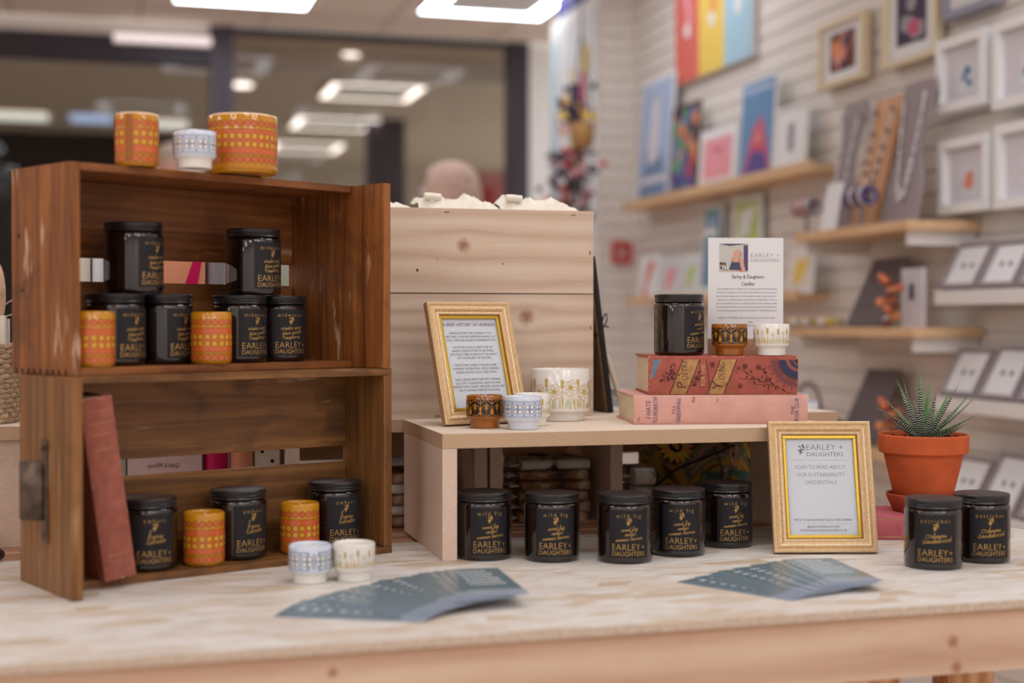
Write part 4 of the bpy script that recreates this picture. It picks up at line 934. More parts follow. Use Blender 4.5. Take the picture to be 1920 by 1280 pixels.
J_mw(inc(UC, .096, .060, UF), R_(60), 'midwinter candle jar at the bottom left of the upper crate, behind the orange cup', gm)
J_mw(inc(UC, .175, .071, UF), R_(62), 'midwinter candle jar in the bottom row, left of the second orange cup', gm)
J_mw(inc(UC, .285, .056, UF), R_(51), 'midwinter candle jar in the bottom row, right of the second orange cup', gm)
J_mw(inc(UC, .3605, .064, UF), R_(34), 'midwinter candle jar at the right end of the bottom row', gm)
J_mw(inc(UC, .127, .066, UF+JH+.0002), R_(66), 'midwinter candle jar stacked on top, the left one of two', gm)
J_mw(inc(UC, .312, .060, UF+JH+.0002), R_(54), 'midwinter candle jar stacked on top, the right one of two', gm)

# ------------------------------------------------------------------ patterned cups
def candle_fill(r, rad, z):
    MB().lathe([(0, z), (rad, z), (rad, z+.0005), (rad-.002, z), (0, z)], 'wax', 32).build('wax', r, smooth=50) if False else MB().lathe([(rad, z-.004), (rad, z), (0, z)], 'wax', 40).build('wax', r, smooth=40)
    MB().tube([(0, 0, z), (.0003, 0, z+.004), (.0012, 0, z+.0065)], .0008, 'wick', 8).build('wick', r)
def saffron(R, H, rows, name, label, rim='mustard', circ_v=(.135, .80), band=(.245, .69)):
    """straight orange cup with bands of circles"""
    r = thing(name, label, 'cup')
    prof = [(0, .0015), (R-.007, .0015), (R-.006, 0), (R-.003, .0003), (R-.001, .003), (R, .006), (R, H-.0025), (R-.0008, H-.0006), (R-.002, H), (R-.0035, H-.001), (R-.004, H-.004), (R-.004, .008), (0, .007)]
    MB().lathe(prof, 'mustard', 64, mfun=lambda i: (rim if 6 <= i <= 9 else 'mustard')).build('bowl', r, smooth=50)
    m = MB(); A = Art(m, cyl(R)); circ = 2*PI*R; n = int(circ/.0090); n -= n % 2; n = max(n, 12); pt = circ/n; s = H
    u0 = -circ/2
    b = [.0, .285, .715, 1.0]
    A.rect(u0, -u0, s*band[0], s*band[1], 'orange', .0001); 
    for v in (band[0]-.006, band[1]+.006): A.rect(u0, -u0, s*v-.0004, s*v+.0004, 'olive_line', .00018)
    A.rect(u0, -u0, s*(band[0]-.04), s*(band[0]-.032), 'mustard_dark', .00018); A.rect(u0, -u0, s*.055, s*.062, 'mustard_dark', .00018)
    for i in range(n):
        u = u0+pt*(i+.5)
        for v in circ_v:
            A.ring(u, s*v, pt*.44, pt*.50, 'olive_line', .00015, 14); A.disc(u, s*v, pt*.40, 'orange', .00015)
            A.ring(u, s*v, pt*.40, pt*.44, 'mustard_dark', .00016, 14)
        for v in rows: A.ring(u, s*v, pt*.40, pt*.47, 'olive_line', .00022, 14); A.disc(u, s*v, pt*.44, 'mustard', .00020); A.disc(u, s*v+.0005, pt*.32, 'flower_yellow', .00026)
        if i % 2: A.disc(u+pt/2, s*sum(rows)/2, pt*.36, 'orange', .00032); A.ring(u+pt/2, s*sum(rows)/2, pt*.36, pt*.42, 'olive_line', .00031, 14)
    m.build('print', r); return r
SR, SH = .0266, .0685
r = saffron(SR, SH, (.395, .52), 'patterned_cup', 'x'); candle_fill(r, SR-.0041, SH-.008); S1 = Proto(r)
gs = 'tall orange circle-patterned cups'
S1(inc(LC, .210, .0275, T+.0096), .3, 'tall orange circle-patterned candle cup in the lower crate, the left one', gs)
S1(inc(LC, .355, .034, T+.0096), .1, 'tall orange circle-patterned candle cup in the lower crate, behind the small white cups', gs)
S1(inc(UC, .0425, .022, UF), .5, 'tall orange circle-patterned candle cup at the left end of the upper crate', gs)
S1(inc(UC, .213, .018, UF), .2, 'tall orange circle-patterned candle cup in the middle of the upper crate', gs)
plain('rim_pale', (232, 196, 150), .15, .5, coat=.5)
UT = UZ+.2576
r = saffron(.0268, .066, (.44, .60), 'patterned_cup', 'small orange circle-patterned cup on top of the upper crate at the left', 'rim_pale')
r.location = (0, 0, 0); p = at(256.5, 260, 1.78); r.location = (p.x, p.y, UT+.0002); r.rotation_euler[2] = .4
m = MB(); A = Art(m, cyl(.0268)); A.rect(-.018, -.0085, .006, .0635, 'mustard_dark', .0004); m.build('plain_band', r)
r = saffron(.0455, .0765, (.46, .60), 'sugar_bowl', 'large round orange circle-patterned bowl on top of the upper crate', 'rim_pale', (.21, .82), (.31, .715))
p = at(455, 260, 1.875); r.location = (p.x, p.y, UT+.0002)
def eggcup(body, foot, deco, wax=True, R=.0268, H=.047, k=1.0):
    r = thing('egg_cup', 'x', 'cup')
    prof = [(0, .001), (R*.72, .001), (R*.74, 0), (R*.79, .0006), (R*.80, .0095*k), (R*.82, .011*k), (R*.97, .0142*k), (R, .0155*k), (R, H-.0012), (R-.0006, H-.0002), (R-.0016, H), (R-.0026, H-.0008), (R-.003, H-.004), (R-.003, .016*k), (0, .015*k)]
    MB().lathe(prof, body, 56, mfun=lambda i: foot if 1 <= i <= 5 else body).build('bowl', r, smooth=45)
    m = MB(); A = Art(m, cyl(R)); deco(A, R, .0168*k, H-.003); m.build('print', r)
    if wax: candle_fill(r, R-.0031, H-.006)
    return r
def d_heirloom(A, R, v0, v1):
    c = 2*PI*R; n = 10; w_ = c/n; a, b = v0+.001, v1-.003; hh = b-a
    for i in range(n-2):
        u = -c/2+w_*(i+1.5)
        A.rect(u-w_/2, u+w_/2, a, b, 'leaf_black', .00012)
        f = 1 if i % 2 else -1
        for s_ in (-1, 1):
            mid = (a+b)/2
            A.poly([(u, mid+f*hh*.08-hh*.3*0), (u+s_*w_*.46, mid+hh*.22), (u+s_*w_*.46, mid-hh*.05), (u+s_*w_*.1, mid-hh*.32), (u, mid-hh*.36)], 'leaf_amber', .0002)
            A.stroke(smooth([(u+s_*w_*.46, mid+hh*.24), (u+s_*w_*.2, mid+hh*.1), (u+s_*w_*.06, mid-hh*.15), (u+s_*w_*.03, mid-hh*.4)]), .0005, 'mustard', .0003)
        A.stroke([(u, a+.0004), (u, b-.0004)], .0006, 'leaf_amber', .00035)
        A.stroke([(u-w_*.4, b-.0008), (u, b-hh*.22), (u+w_*.4, b-.0008)], .0009, 'leaf_amber', .0003); A.disc(u, b-.0012, .0009, 'orange', .0004)
        A.stroke([(u-w_*.4, a+.0008), (u, a+hh*.18), (u+w_*.4, a+.0008)], .0009, 'leaf_amber', .0003)
        A.stroke([(u-w_/2, a), (u-w_/2, b)], .0005, 'mustard', .00035)
def d_tapestry(ink, gap=False, dense=True):
    def f(A, R, v0, v1):
        c = 2*PI*R; n = 10; w_ = c/n; a, b = v0+.0015, v1-.004; mid = (a+b)/2
        segs = [(-c/2, c/2)] if not gap else [(-c/2*.96, -.006), (.0055, c/2*.96)]
        for s0, s1 in segs:
            A.rect(s0, s1, a-.001, b+.001, 'china_blue', .0001)
            for v in (a-.0006, a+.0012, b-.0012, b+.0006): A.rect(s0, s1, v-.00025, v+.00025, ink, .00022)
            if gap:
                for x in (s0+.0002, s0+.0014, s1-.0014, s1-.0002): A.rect(x-.0003, x+.0003, a-.0006, b+.0006, ink, .00022)
        for i in range(n):
            u = -c/2+w_*(i+.5) 
            if gap and abs(u-0) < w_*.45: continue
            q = min(w_*.23, (b-a)*.2)
            for k in range(4):
                t_ = PI/4+k*PI/2; cx, cy = u+q*1.05*math.cos(t_), mid+q*1.05*math.sin(t_)
                A.ring(cx, cy, q*.82, q*1.02, ink, .0003, 12); A.disc(cx, cy, q*.78, 'china', .00028, 10)
                A.stroke([(u, mid), (u+q*2.3*math.cos(k*PI/2), mid+q*2.3*math.sin(k*PI/2))], .0005, ink, .00034)
            A.ring(u, mid, q*.3, q*.55, ink, .00036, 10); A.disc(u, mid, q*.2, 'china', .0004, 8)
            A.stroke([(u+w_/2, a+.0014), (u+w_/2, b-.0014)], .0006, ink, .0003)
            for vv in (a+.003, b-.003): A.ring(u+w_/2, vv, .0009, .0014, ink, .00034, 8)
    return f
def d_fauna(big=False):
    def f(A, R, v0, v1):
        c = 2*PI*R; rnd = random.Random(5); k = 1 if not big else 1.6; a = v0+.0005; H = (v1-v0)
        n = int(c/(.0021*k))
        for i in range(n):
            u = -c/2+c*(i+rnd.random()*.6)/n; h = H*rnd.uniform(.12, .4); A.leaf(u, a, PI/2+rnd.uniform(-.35, .35), h, .0012*k, 'gold_line' if rnd.random() < .6 else 'pale_green', .0002+.00002*(i % 5))
        m_ = int(c/(.0078*k))
        for i in range(m_):
            u = -c/2+c*(i+.5)/m_; hh = a+H*rnd.uniform(.52, .66)
            A.stroke(smooth([(u, a), (u+.001*k, (a+hh)/2), (u, hh)]), .0004*k, 'gold_line', .0003)
            if i % 2 == 0:
                for q in range(5):
                    for s_ in (-1, 1): A.leaf(u, hh-.002*k+.0016*k*q, PI/2-s_*.7, .0026*k, .0013*k, 'gold_line', .0004)
            elif big:
                for q in range(6):
                    t_ = q*PI/3+.3; cx, cy = u+.0046*k*math.cos(t_), hh-.003*k+.0042*k*math.sin(t_)
                    A.disc(cx, cy, .0036*k, 'china', .00045, 12); A.ring(cx, cy, .0034*k, .0038*k, 'gold_line', .0005, 16)
                A.disc(u, hh-.003*k, .0024*k, 'gold_line', .0006, 8)
            else: A.ring(u, hh, .0016, .0021, 'gold_line', .0004, 10)
    return f
EB = Proto(eggcup('brown_glaze', 'brown_glaze', d_heirloom)); EW = Proto(eggcup('china', 'china', d_fauna())); ET = Proto(eggcup('china_blue', 'china_blue', d_tapestry('blue_print')))
EB(on(909, 801.5, RT), .1, 'brown glazed egg cup with black leaf pattern before the history frame', 'brown leaf-pattern egg cups')
EB(Vector((.3268, 2.137, 1.0535)), .25, 'brown glazed egg cup with black leaf pattern on top of the red book', 'brown leaf-pattern egg cups')
ET(on(980, 804, RT), .05, 'white egg cup with a blue flower band, beside the brown cup on the riser')
EW(on(1001, 797, RT)+Vector((-.003, 0, 0)), .6, 'white egg cup with pale gold grasses, half hidden behind the blue-band cup', 'white gold-pattern egg cups')
EW(Vector((.3885, 2.130, 1.0535)), .2, 'white egg cup with pale gold grasses on the right end of the red book', 'white gold-pattern egg cups')
EW(on(663.5, 1086, T), .9, 'white egg cup with pale gold grasses on the table before the crate', 'white gold-pattern egg cups')
r = eggcup('china_blue', 'china', d_tapestry('slate_print', True)); r['label'] = 'white egg cup with framed slate-blue flowers, on the table before the crate'; r.location = on(581.5, 1090, T); r.rotation_euler[2] = .32
r = eggcup('china_blue', 'china', d_tapestry('slate_print'), False); r['label'] = 'white egg cup with a slate-blue flower band on top of the upper crate'; p = at(365, 285, 1.80); r.location = (p.x, p.y, UT+.0002); r.rotation_euler[2] = .3
r = eggcup('china', 'china', d_fauna(True), False, .0458, .079, 1.05); r.name = 'sugar_bowl'; r['label'] = 'large white bowl with golden flowers beside the pine box on the riser'; r['category'] = 'bowl'; r.location = on(1051, 787, RT); r.rotation_euler[2] = .3

# ------------------------------------------------------------------ books
def book(name, label, L, D, Tk, cover, deco, bulge=.004, cat='book'):
    """lying flat; spine faces -y, length along x"""
    r = thing(name, label, cat); c = .0025; n = 12; mb = MB()
    # boards and spine as one wrap
    prof = [(D, 0)]+[(0.002, 0)]
    out = []; inn = []
    for i in range(n+1):
        v = Tk*i/n; out.append((-bulge*max(0, 1-(2*v/Tk-1)**2)**.8, v)); vi = c+(Tk-2*c)*i/n; inn.append((c*.8, vi))
    P_ = [(D, 0)]+out+[(D, Tk), (D, Tk-c)]+inn[::-1]+[(D, c)]
    vs = [(0, y, z) for y, z in P_]+[(L, y, z) for y, z in P_]; m_ = len(P_)
    no = len(out)
    fs = [(i, i+m_, (i+1) % m_+m_, (i+1) % m_) for i in range(m_)]
    # end caps as quads pairing outer and inner contour
    seq = [(0, m_-1)]+[(1+i, m_-2-i) for i in range(no)]+[(no+1, no+2)]
    for a_, b_ in zip(seq, seq[1:]):
        fs.append((a_[0], b_[0], b_[1], a_[1])); fs.append((a_[0]+m_, a_[1]+m_, b_[1]+m_, b_[0]+m_))
    mb.add(vs, fs, cover)
    A = Art(mb, lambda u, v, h: (u, -bulge*(1-min(1, abs(2*v/Tk-1))**2)**.8-h, v)); 
    if deco: deco(A, L, Tk)
    mb.build('cover', r)
    MB().box(.003, L-.003, c+.0006, D-.003, c+.0002, Tk-c-.0002, 'pages').build('pages', r)
    return r
def fringe_wear(A, L, Tk, m='wear', n=40, seed=1):
    rnd = random.Random(seed)
    for i in range(n):
        e = rnd.choice((0, 1, 2, 3)); s_ = rnd.uniform(.0004, .0016)
        u = rnd.uniform(0, L) if e < 2 else (rnd.uniform(0, .002) if e == 2 else L-rnd.uniform(0, .002))
        v = (rnd.uniform(.0005, .0012) if e == 0 else Tk-rnd.uniform(.0005, .0012)) if e < 2 else rnd.uniform(.001, Tk-.001)
        A.disc(u, v, s_*.6, m, .0003, 6)
def VG(A, pts, w_, m='book_dark', h=.0004): A.stroke(smooth(pts), w_, m, h)
def d_poetry(A, L, Tk):
    X = lambda x: (x-110)/1215*L; Z = lambda y: (935-y)/325*Tk*.97
    P = lambda pts: [(X(x), Z(y)) for x, y in pts]
    def strip(x0t, x1t, x0b, x1b, m, h, y0=632, y1=932):
        k = 8
        for i in range(k):
            a, b = i/k, (i+1)/k; f = lambda p, q, t: p+(q-p)*t
            A.put([(X(f(x0b, x0t, a)), Z(f(y1, y0, a))), (X(f(x1b, x1t, a)), Z(f(y1, y0, a))), (X(f(x1b, x1t, b)), Z(f(y1, y0, b))), (X(f(x0b, x0t, b)), Z(f(y1, y0, b)))], [(0, 1, 2, 3)], m, h)
    strip(385, 527, 275, 420, 'book_dark', .0002); strip(392, 520, 284, 412, 'book_gold', .0003)
    strip(690, 832, 582, 724, 'book_dark', .0002); strip(698, 824, 590, 716, 'book_gold', .0003)
    strip(525, 580, 528, 608, 'book_dark', .0002, 632, 870); strip(529, 574, 532, 602, 'cover_red', .0003, 632, 866)
    strip(150, 215, 118, 135, 'book_gold', .0002, 632, 800); strip(150, 205, 128, 148, 'book_blue', .0003, 632, 790)
    ang = R_(90)
    A.text('P', X(418), Z(892), .0215, 'book_dark', .0005, 'LEFT', rot=ang, shear=.16, off=-.01); A.text('OETRY', X(426), Z(815), .0135, 'book_dark', .0005, 'LEFT', rot=ang, shear=.14, off=-.01, width=.0295)
    A.text('Y', X(712), Z(905), .0225, 'book_dark', .0005, 'LEFT', rot=ang, shear=.16, off=-.01); A.text('OUNG', X(728), Z(810), .0135, 'book_dark', .0005, 'LEFT', rot=ang, shear=.14, off=-.01, width=.0255)
    A.text('FOR THE', X(570), Z(862), .0098, 'spine_gold', .0005, 'LEFT', rot=ang, shear=.1, width=.031)
    VG(A, P([(310, 890), (330, 830), (400, 860), (470, 850), (540, 790)]), .0007)
    VG(A, P([(600, 900), (650, 850), (720, 860), (780, 800)]), .0007)
    for pts in ([(1255, 925), (1150, 870), (1040, 830), (930, 760), (820, 690)], [(1130, 865), (1060, 760), (1020, 700)], [(980, 800), (900, 800), (840, 790)], [(900, 745), (880, 700), (890, 680)], [(190, 835), (250, 790), (300, 730), (330, 680)], [(250, 790), (290, 800), (330, 790)], [(470, 860), (500, 790), (520, 740)], [(1100, 850), (1000, 850), (960, 830)], [(640, 700), (625, 680), (650, 660)]):
        VG(A, P(pts), .00055)
    for x, y in ((895, 690), (1005, 700), (855, 860), (628, 675), (300, 750), (500, 790)):
        u, v = X(x), Z(y)
        for k in range(6): A.ring(u+.0024*math.cos(k*PI/3), v+.0024*math.sin(k*PI/3), .0014, .0019, 'book_dark', .0005, 10)
        A.disc(u, v, .0011, 'book_dark', .0005, 8)
    rnd = random.Random(4)
    for x0, y0, x1, y1 in ((1255, 925, 820, 690), (190, 835, 330, 680), (1130, 865, 1020, 700), (1100, 850, 900, 800), (460, 870, 530, 740), (230, 800, 340, 760)):
        for k in range(9):
            t_ = (k+.5)/9; u = X(x0+(x1-x0)*t_+rnd.uniform(-12, 12)); v = Z(y0+(y1-y0)*t_+rnd.uniform(-8, 8)); v = min(max(v, .004), Tk-.004)
            A.leaf(u, v, rnd.uniform(0, 6.28), .0062, .002, 'book_dark', .0005)
    c0 = (X(1335), Z(628))
    for r0, r1, m, h in ((.0, .006, 'book_dark', .0004), (.008, .013, 'book_navy', .0004), (.0135, .016, 'cover_red', .0004), (.018, .028, 'book_navy', .0004), (.0285, .0292, 'book_dark', .0005)):
        pts = []
        for k in range(19):
            a = PI+PI/2*k/18; pts.append(a)
        A.ring(c0[0]-.0012, c0[1]-.0008, r0, r1, m, h, 18, PI+.03, PI*1.5-.03)
    for k in range(11):
        a = PI+.1+(PI/2-.2)*k/10; q = lambda rr, da=0: (c0[0]+rr*math.cos(a+da), c0[1]+rr*math.sin(a+da))
        tip = .048 if k % 2 else .043
        A.stroke(smooth([q(.029, -.05), q(.036, -.07), q(tip, 0), q(.036, .07), q(.029, .05)]), .0006, 'book_navy', .0005); A.stroke([q(.031), q(.041)], .0008, 'book_navy', .0005)
    fringe_wear(A, L, Tk, 'wear', 70, 2)
    A.rect(0, L, .0006, .0012, 'book_gold', .0003); 
def d_pink(A, L, Tk):
    X = lambda x: (x-5)/1375*L; Z = lambda y: (1172-y)/235*Tk
    ang = R_(90)
    A.text('I HATE', X(136), Z(1128), .0098, 'spine_ink', .0005, 'LEFT', rot=ang, shear=.2, width=.026); A.text('TO-MORROW', X(192), Z(1165), .0096, 'spine_ink', .0005, 'LEFT', rot=ang, shear=.2, width=.0395)
    A.text('H.J.', X(328), Z(1090), .0072, 'spine_ink', .0005, 'LEFT', rot=ang, shear=.2, width=.0125); A.text('GREENWALL', X(372), Z(1163), .0088, 'spine_ink', .0005, 'LEFT', rot=ang, shear=.2, width=.0375)
    A.text('THE', X(1272), Z(1100), .0068, 'spine_ink', .0005, 'LEFT', rot=ang, shear=.2, width=.0125); A.text('BOOK CLUB', X(1308), Z(1158), .0084, 'spine_ink', .0005, 'LEFT', rot=ang, shear=.1, width=.0345)
    VG(A, [(X(45), Z(1155)), (X(40), Z(1135)), (X(55), Z(1110))], .0006); A.disc(X(475), Z(975), .0032, 'olive_line' if False else 'wear', .0003); 
    rnd = random.Random(8)
    for i in range(26): A.disc(X(rnd.gauss(650, 70)), Z(rnd.gauss(990, 18)), rnd.uniform(.0004, .0018), 'wear', .0003+.00001*i, 7)
    for i in range(10): A.disc(X(rnd.gauss(1110, 20)), Z(rnd.gauss(1000, 10)), rnd.uniform(.0004, .0014), 'wear', .0003+.00001*i, 7)
    plain('stain_olive', (172, 130, 104), .8)
    A.disc(X(478), Z(962), .0026, 'stain_olive', .0004, 8); A.disc(X(472), Z(985), .0026, 'stain_olive', .00045, 8); A.disc(X(664), Z(978), .0018, 'stain_olive', .0006, 8)
    fringe_wear(A, L, Tk, 'wear', 60, 5)
r = book('book', 'faded pink old book with blue spine lettering, lowest of the two on the riser', .2607, .165, .043, 'cover_pink', d_pink)
p = on(1188, 796, RT); r.location = (p.x, p.y+.002, RT+.0002); r.rotation_euler[2] = R_(4.4)
r = book('book', 'red decorated old poetry book with gilt bands, lying on the pink book', .2225, .15, .0575, 'cover_red', d_poetry, .003)
p = on(1216, 740, RT+.0436); r.location = (p.x, p.y+.002, RT+.0436); r.rotation_euler[2] = R_(2.5)
def d_rust(A, L, Tk):
    for x, n in ((L*.93, 5), (L*.86, 7), (L*.80, 6), (L*.72, 8), (.03, 6)):
        for k in range(n): A.disc(x, Tk*.18+Tk*.64*(k+.5)/n, .0013, 'spine_worn', .0003, 5); 
    for x in (L*.965, .012): A.rect(x-.0004, x+.0004, Tk*.08, Tk*.92, 'spine_worn', .0003)
    fringe_wear(A, L, Tk, 'wear', 40, 7)
plain('spine_worn', (184, 128, 92), .6)
r = book('book', 'worn red-brown hardback leaning at the left end of the lower crate', .222, .118, .040, 'cover_rust', d_rust, .005)
lean = R_(8); q = inc(LC, .098, -.018, T+.0100); r.location = q+Vector((0, 0, .040*math.sin(lean)+.0004)); r.rotation_euler = (0, -(PI/2+lean), LC[2])
def d_small(A, L, Tk):
    A.rect(.001, L-.001, Tk*.1, Tk*.9, 'spine_gold', .0003)
    A.text('BERT', .040, Tk*.22, .0085, 'cover_rose', .0005, 'LEFT', rot=PI/2, width=.017); A.text('EAU', .052, Tk*.22, .0085, 'cover_rose', .0005, 'LEFT', rot=PI/2, width=.0135)
r = book('book', 'small rose-red book with a gold spine under the succulent saucer', .16, .125, .0345, 'cover_rose', d_small, .003)
p = on(1636, 1012, T); r.location = (p.x+.003, p.y+.002, T+.0002); r.rotation_euler[2] = R_(-2)

# ------------------------------------------------------------------ gold frames
def photo_frame(label, w_, h_, sheet_paint):
    r = thing('photo_frame', label, 'frame')
    prof = [(0, 0, 'frame_side'), (0, .010, 'frame_light'), (.0015, .0118, 'frame_mid'), (.0038, .0118, 'frame_light'), (.0050, .0098, 'frame_mid'), (.0092, .0112, 'frame_light'), (.0112, .0106, 'frame_mid'), (.0150, .0080, 'frame_light'), (.0170, .0090, 'frame_mid'), (.0188, .0086, 'frame_side'), (.0192, .0050, 'frame_side'), (.0200, .0050, None)]
    m = MB()
    def ring(d, y): return [(d, -y, d), (w_-d, -y, d), (w_-d, -y, h_-d), (d, -y, h_-d)]
    for (d0, y0, mm), (d1, y1, _) in zip(prof, prof[1:]):
        m.add(ring(d0, y0)+ring(d1, y1), [(i, (i+1) % 4, (i+1) % 4+4, i+4) for i in range(4)], mm)
    m.add([(0, 0, 0), (w_, 0, 0), (w_, 0, h_), (0, 0, h_)], [(3, 2, 1, 0)], 'kraft')
    m.build('moulding', r)
    g = MB(); a, b = .0201, .0245
    for q in ((a, w_-a, a, b), (a, w_-a, h_-b, h_-a), (a, b, b, h_-b), (w_-b, w_-a, b, h_-b)): g.box(q[0], q[1], -.0062, -.0022, q[2], q[3], 'frame_gold')
    g.build('gold_slip', r, bevel=.0008)
    m = MB().box(.0202, w_-.0202, -.0018, -.001, .0202, h_-.0202, 'paper_cool'); A = Art(m, lambda u, v, h: (u, -.0018-h*.5, v)); sheet_paint(A, w_, h_); m.build('printed_sheet', r)
    MB().box(.0203, w_-.0203, -.0032, -.0026, .0203, h_-.0203, 'clear_glass').build('glass', r)
    MB().prism([(w_/2-.02, .0), (w_/2+.02, .0), (w_/2+.012, h_*.62), (w_/2-.012, h_*.62)], .001, .003, 'kraft').build('easel_back', r)
    return r
glass('clear_glass', (255, 255, 255), .03)
HIST = [('HORNSEA POTTERY WAS FOUNDED BY TWO', .78), ('BROTHERS, COLIN AND DESMOND RAWSON, IN A', .9), ('SMALL TERRACED HOUSE IN YORKSHIRE IN 1949.', .9), None,
        ('THE POTTERY QUICKLY GREW TO BE THE', .74), ('LARGEST STUDIO POTTERY IN THE WORLD,', .78), ('EMPLOYING OVER 700 PEOPLE AT THE HEIGHT', .86), ('OF ITS POPULARITY IN THE 1970S.', .62), None,
        ('THE FACTORY CLOSED ITS DOORS IN 2000,', .78), ('HOWEVER THE BEAUTIFUL, RETRO HORNSEA', .84), ('DESIGNS ARE STILL MUCH LOVED TODAY.', .74), None,
        ('THESE CANDLES ARE POURED INTO ORIGINAL', .84), ('EGG CUPS + SUGAR BOWLS. ONCE YOU HAVE', .82), ('FINISHED YOUR CANDLE, THE VESSEL CAN BE USED', .94), ("FOR IT'S ORIGINAL PURPOSE ONCE AGAIN.", .76)]
def s_history(A, w_, h_):
    W_ = w_-.049; z = h_-.0355; A.text('A BRIEF HISTORY OF HORNSEA', w_/2, z, .0074, 'ink', .0006, off=-.004, width=W_*.96); z -= .0122
    for ln in HIST:
        if ln: A.text(ln[0], w_/2, z, .0048, 'ink_grey', .0006, width=W_*ln[1])
        z -= .0055
def s_scan(A, w_, h_):
    c = w_/2; A.text('EARLEY +', c+.008, h_-.0402, .0118, 'ink_grey', .0006, off=-.018, width=.052); A.text('DAUGHTERS', c+.008, h_-.0492, .0088, 'ink_grey', .0006, off=-.012, width=.052)
    sprig(A, c-.0255, h_-.0405, .0135, 'ink_grey', .0006); A.rect(c-.042, c+.042, h_-.0545, h_-.0542, 'ink_faint', .0005)
    for i, (t_, k) in enumerate((('SCAN TO READ ABOUT', .072), ('OUR SUSTAINABILITY', .068), ('CREDENTIALS', .045))): A.text(t_, c, h_-.0672-.0108*i, .0078, 'ink_grey', .0006, off=-.02, width=k)
    A.text('PROUD TO BE AN ENTIRELY PLASTIC FREE COMPANY', c, .0445, .0045, 'ink_grey', .0006, width=.082); A.rect(c-.042, c+.042, .0410, .0412, 'ink_faint', .0005)
    A.text('@EARLEYANDDAUGHTERS', c, .0352, .0042, 'ink_grey', .0006, width=.046); A.text('WWW.EARLEYANDDAUGHTERS.CO.UK', c, .0300, .0042, 'ink_grey', .0006, width=.066)
r = photo_frame('gold wooden frame with the printed pottery history, turned beside the pine box', .145, .186, s_history); r.location = (-.1004, 2.0548, RT+.0004); r.rotation_euler = (-R_(17.3), 0, .5912)
r = photo_frame('gold wooden frame with the sustainability sheet, standing on the table', .1452, .1855, s_scan); r.location = (.3650, 1.9833, T+.0004); r.rotation_euler = (-R_(15), 0, .022)

# ------------------------------------------------------------------ sign sheet on a block
plain('ph_bg', (206, 204, 196), .6); plain('ph_navy', (70, 82, 108), .6); plain('ph_purple', (92, 80, 118), .6); plain('ph_green', (120, 132, 96), .6)
BODY = ['Candle making started as a hobby for me. I\'ve always loved how the flickering flame', 'of a candle can bring about a sense of calm, and how different scents can evoke even', 'the most distant of happy memories. After decades working in a busy corporate role',
        'I yearned to do something creative, and for a better work/life balance. I also saw a', 'gap in the market for the luxury, eco-friendly candles I had been creating for myself', 'and my friends and family for years. So I studied, researched, tested and perfected', 'my candle making technique, and in March 2022 EARLEY + DAUGHTERS was born.', None,
        'All EARLEY + DAUGHTERS candles are made by me, by hand, from start to finish']
p = at(1398, 660, 2.205)
r = thing('sign_block', 'small fibreboard block holding the white sign sheet on the red book', 'sign holder', (p.x, p.y, RT+.1013), R_(2.5))
MB().box(-.058, .046, -.009, .0006, 0, .024, 'mdf').box(-.058, .046, .002, .01, 0, .024, 'mdf').build('block', r)
r = thing('sign_sheet', 'white printed sign sheet with a small photo standing behind the cups', 'sign', (p.x, p.y+.0007, RT+.1015), R_(2.5))
w_, h_ = .1175, .180; m = MB().box(-w_/2, w_/2, 0, .0006, 0, h_, 'paper'); A = Art(m, lambda u, v, h: (u, -h, v))
px_ = lambda x: (x-105)/975*w_-w_/2; pz = lambda y: h_-(y-110)/975*w_
A.rect(px_(248), px_(622), pz(550), pz(185), 'ph_bg', .0001); A.rect(px_(565), px_(622), pz(535), pz(205), 'ph_purple', .0002); A.poly([(px_(250), pz(186)), (px_(380), pz(215)), (px_(620), pz(186))], 'ph_purple', .0003)
A.poly([(px_(370), pz(525)), (px_(415), pz(380)), (px_(440), pz(340)), (px_(510), pz(340)), (px_(560), pz(400)), (px_(590), pz(548)), (px_(540), pz(548))], 'skin', .0003)
A.disc(px_(490), pz(310), .0064, 'hair_blond', .0004); A.poly([(px_(490), pz(330)), (px_(545), pz(310)), (px_(530), pz(385)), (px_(495), pz(380))], 'hair_blond', .0004); A.disc(px_(468), pz(315), .0047, 'skin', .0005, sy=1.2)
A.poly([(px_(372), pz(520)), (px_(408), pz(420)), (px_(512), pz(425)), (px_(540), pz(548)), (px_(510), pz(525))], 'ph_navy', .0005); A.stroke([(px_(415), pz(425)), (px_(425), pz(375))], .0008, 'ph_navy', .0005); A.stroke([(px_(510), pz(430)), (px_(505), pz(378))], .0008, 'ph_navy', .0005)
rnd = random.Random(6)
for i in range(22): A.disc(px_(rnd.uniform(255, 370)), pz(rnd.uniform(430, 540)), rnd.uniform(.0008, .0018), rnd.choice(['ph_green', 'ph_navy', 'a_brown', 'paper']), .0006+.00001*i, 7)
A.text('EARLEY +', px_(842), pz(360), .0088, 'ink_grey', .0003, off=-.022, width=.0445); A.text('DAUGHTERS', px_(842), pz(418), .0066, 'ink_grey', .0003, off=-.016, width=.0445)
A.text('Earley & Daughters', px_(620), pz(632), .0080, 'ink', .0003, off=.004, width=.0495); A.text('Candles', px_(620), pz(722), .0080, 'ink', .0003, off=.004, width=.0200)
for i, ln in enumerate(BODY):
    if ln: A.text(ln, px_(612-6*(i % 3)), pz(775+46.5*i), .0036, 'ink_grey', .0003, width=w_*(.8 if i < 8 else .76))
A.text('when', px_(655), pz(1200), .0036, 'ink_grey', .0003); A.text('Devon', px_(655), pz(1245), .0036, 'ink_grey', .0003)
m.build('sheet', r)

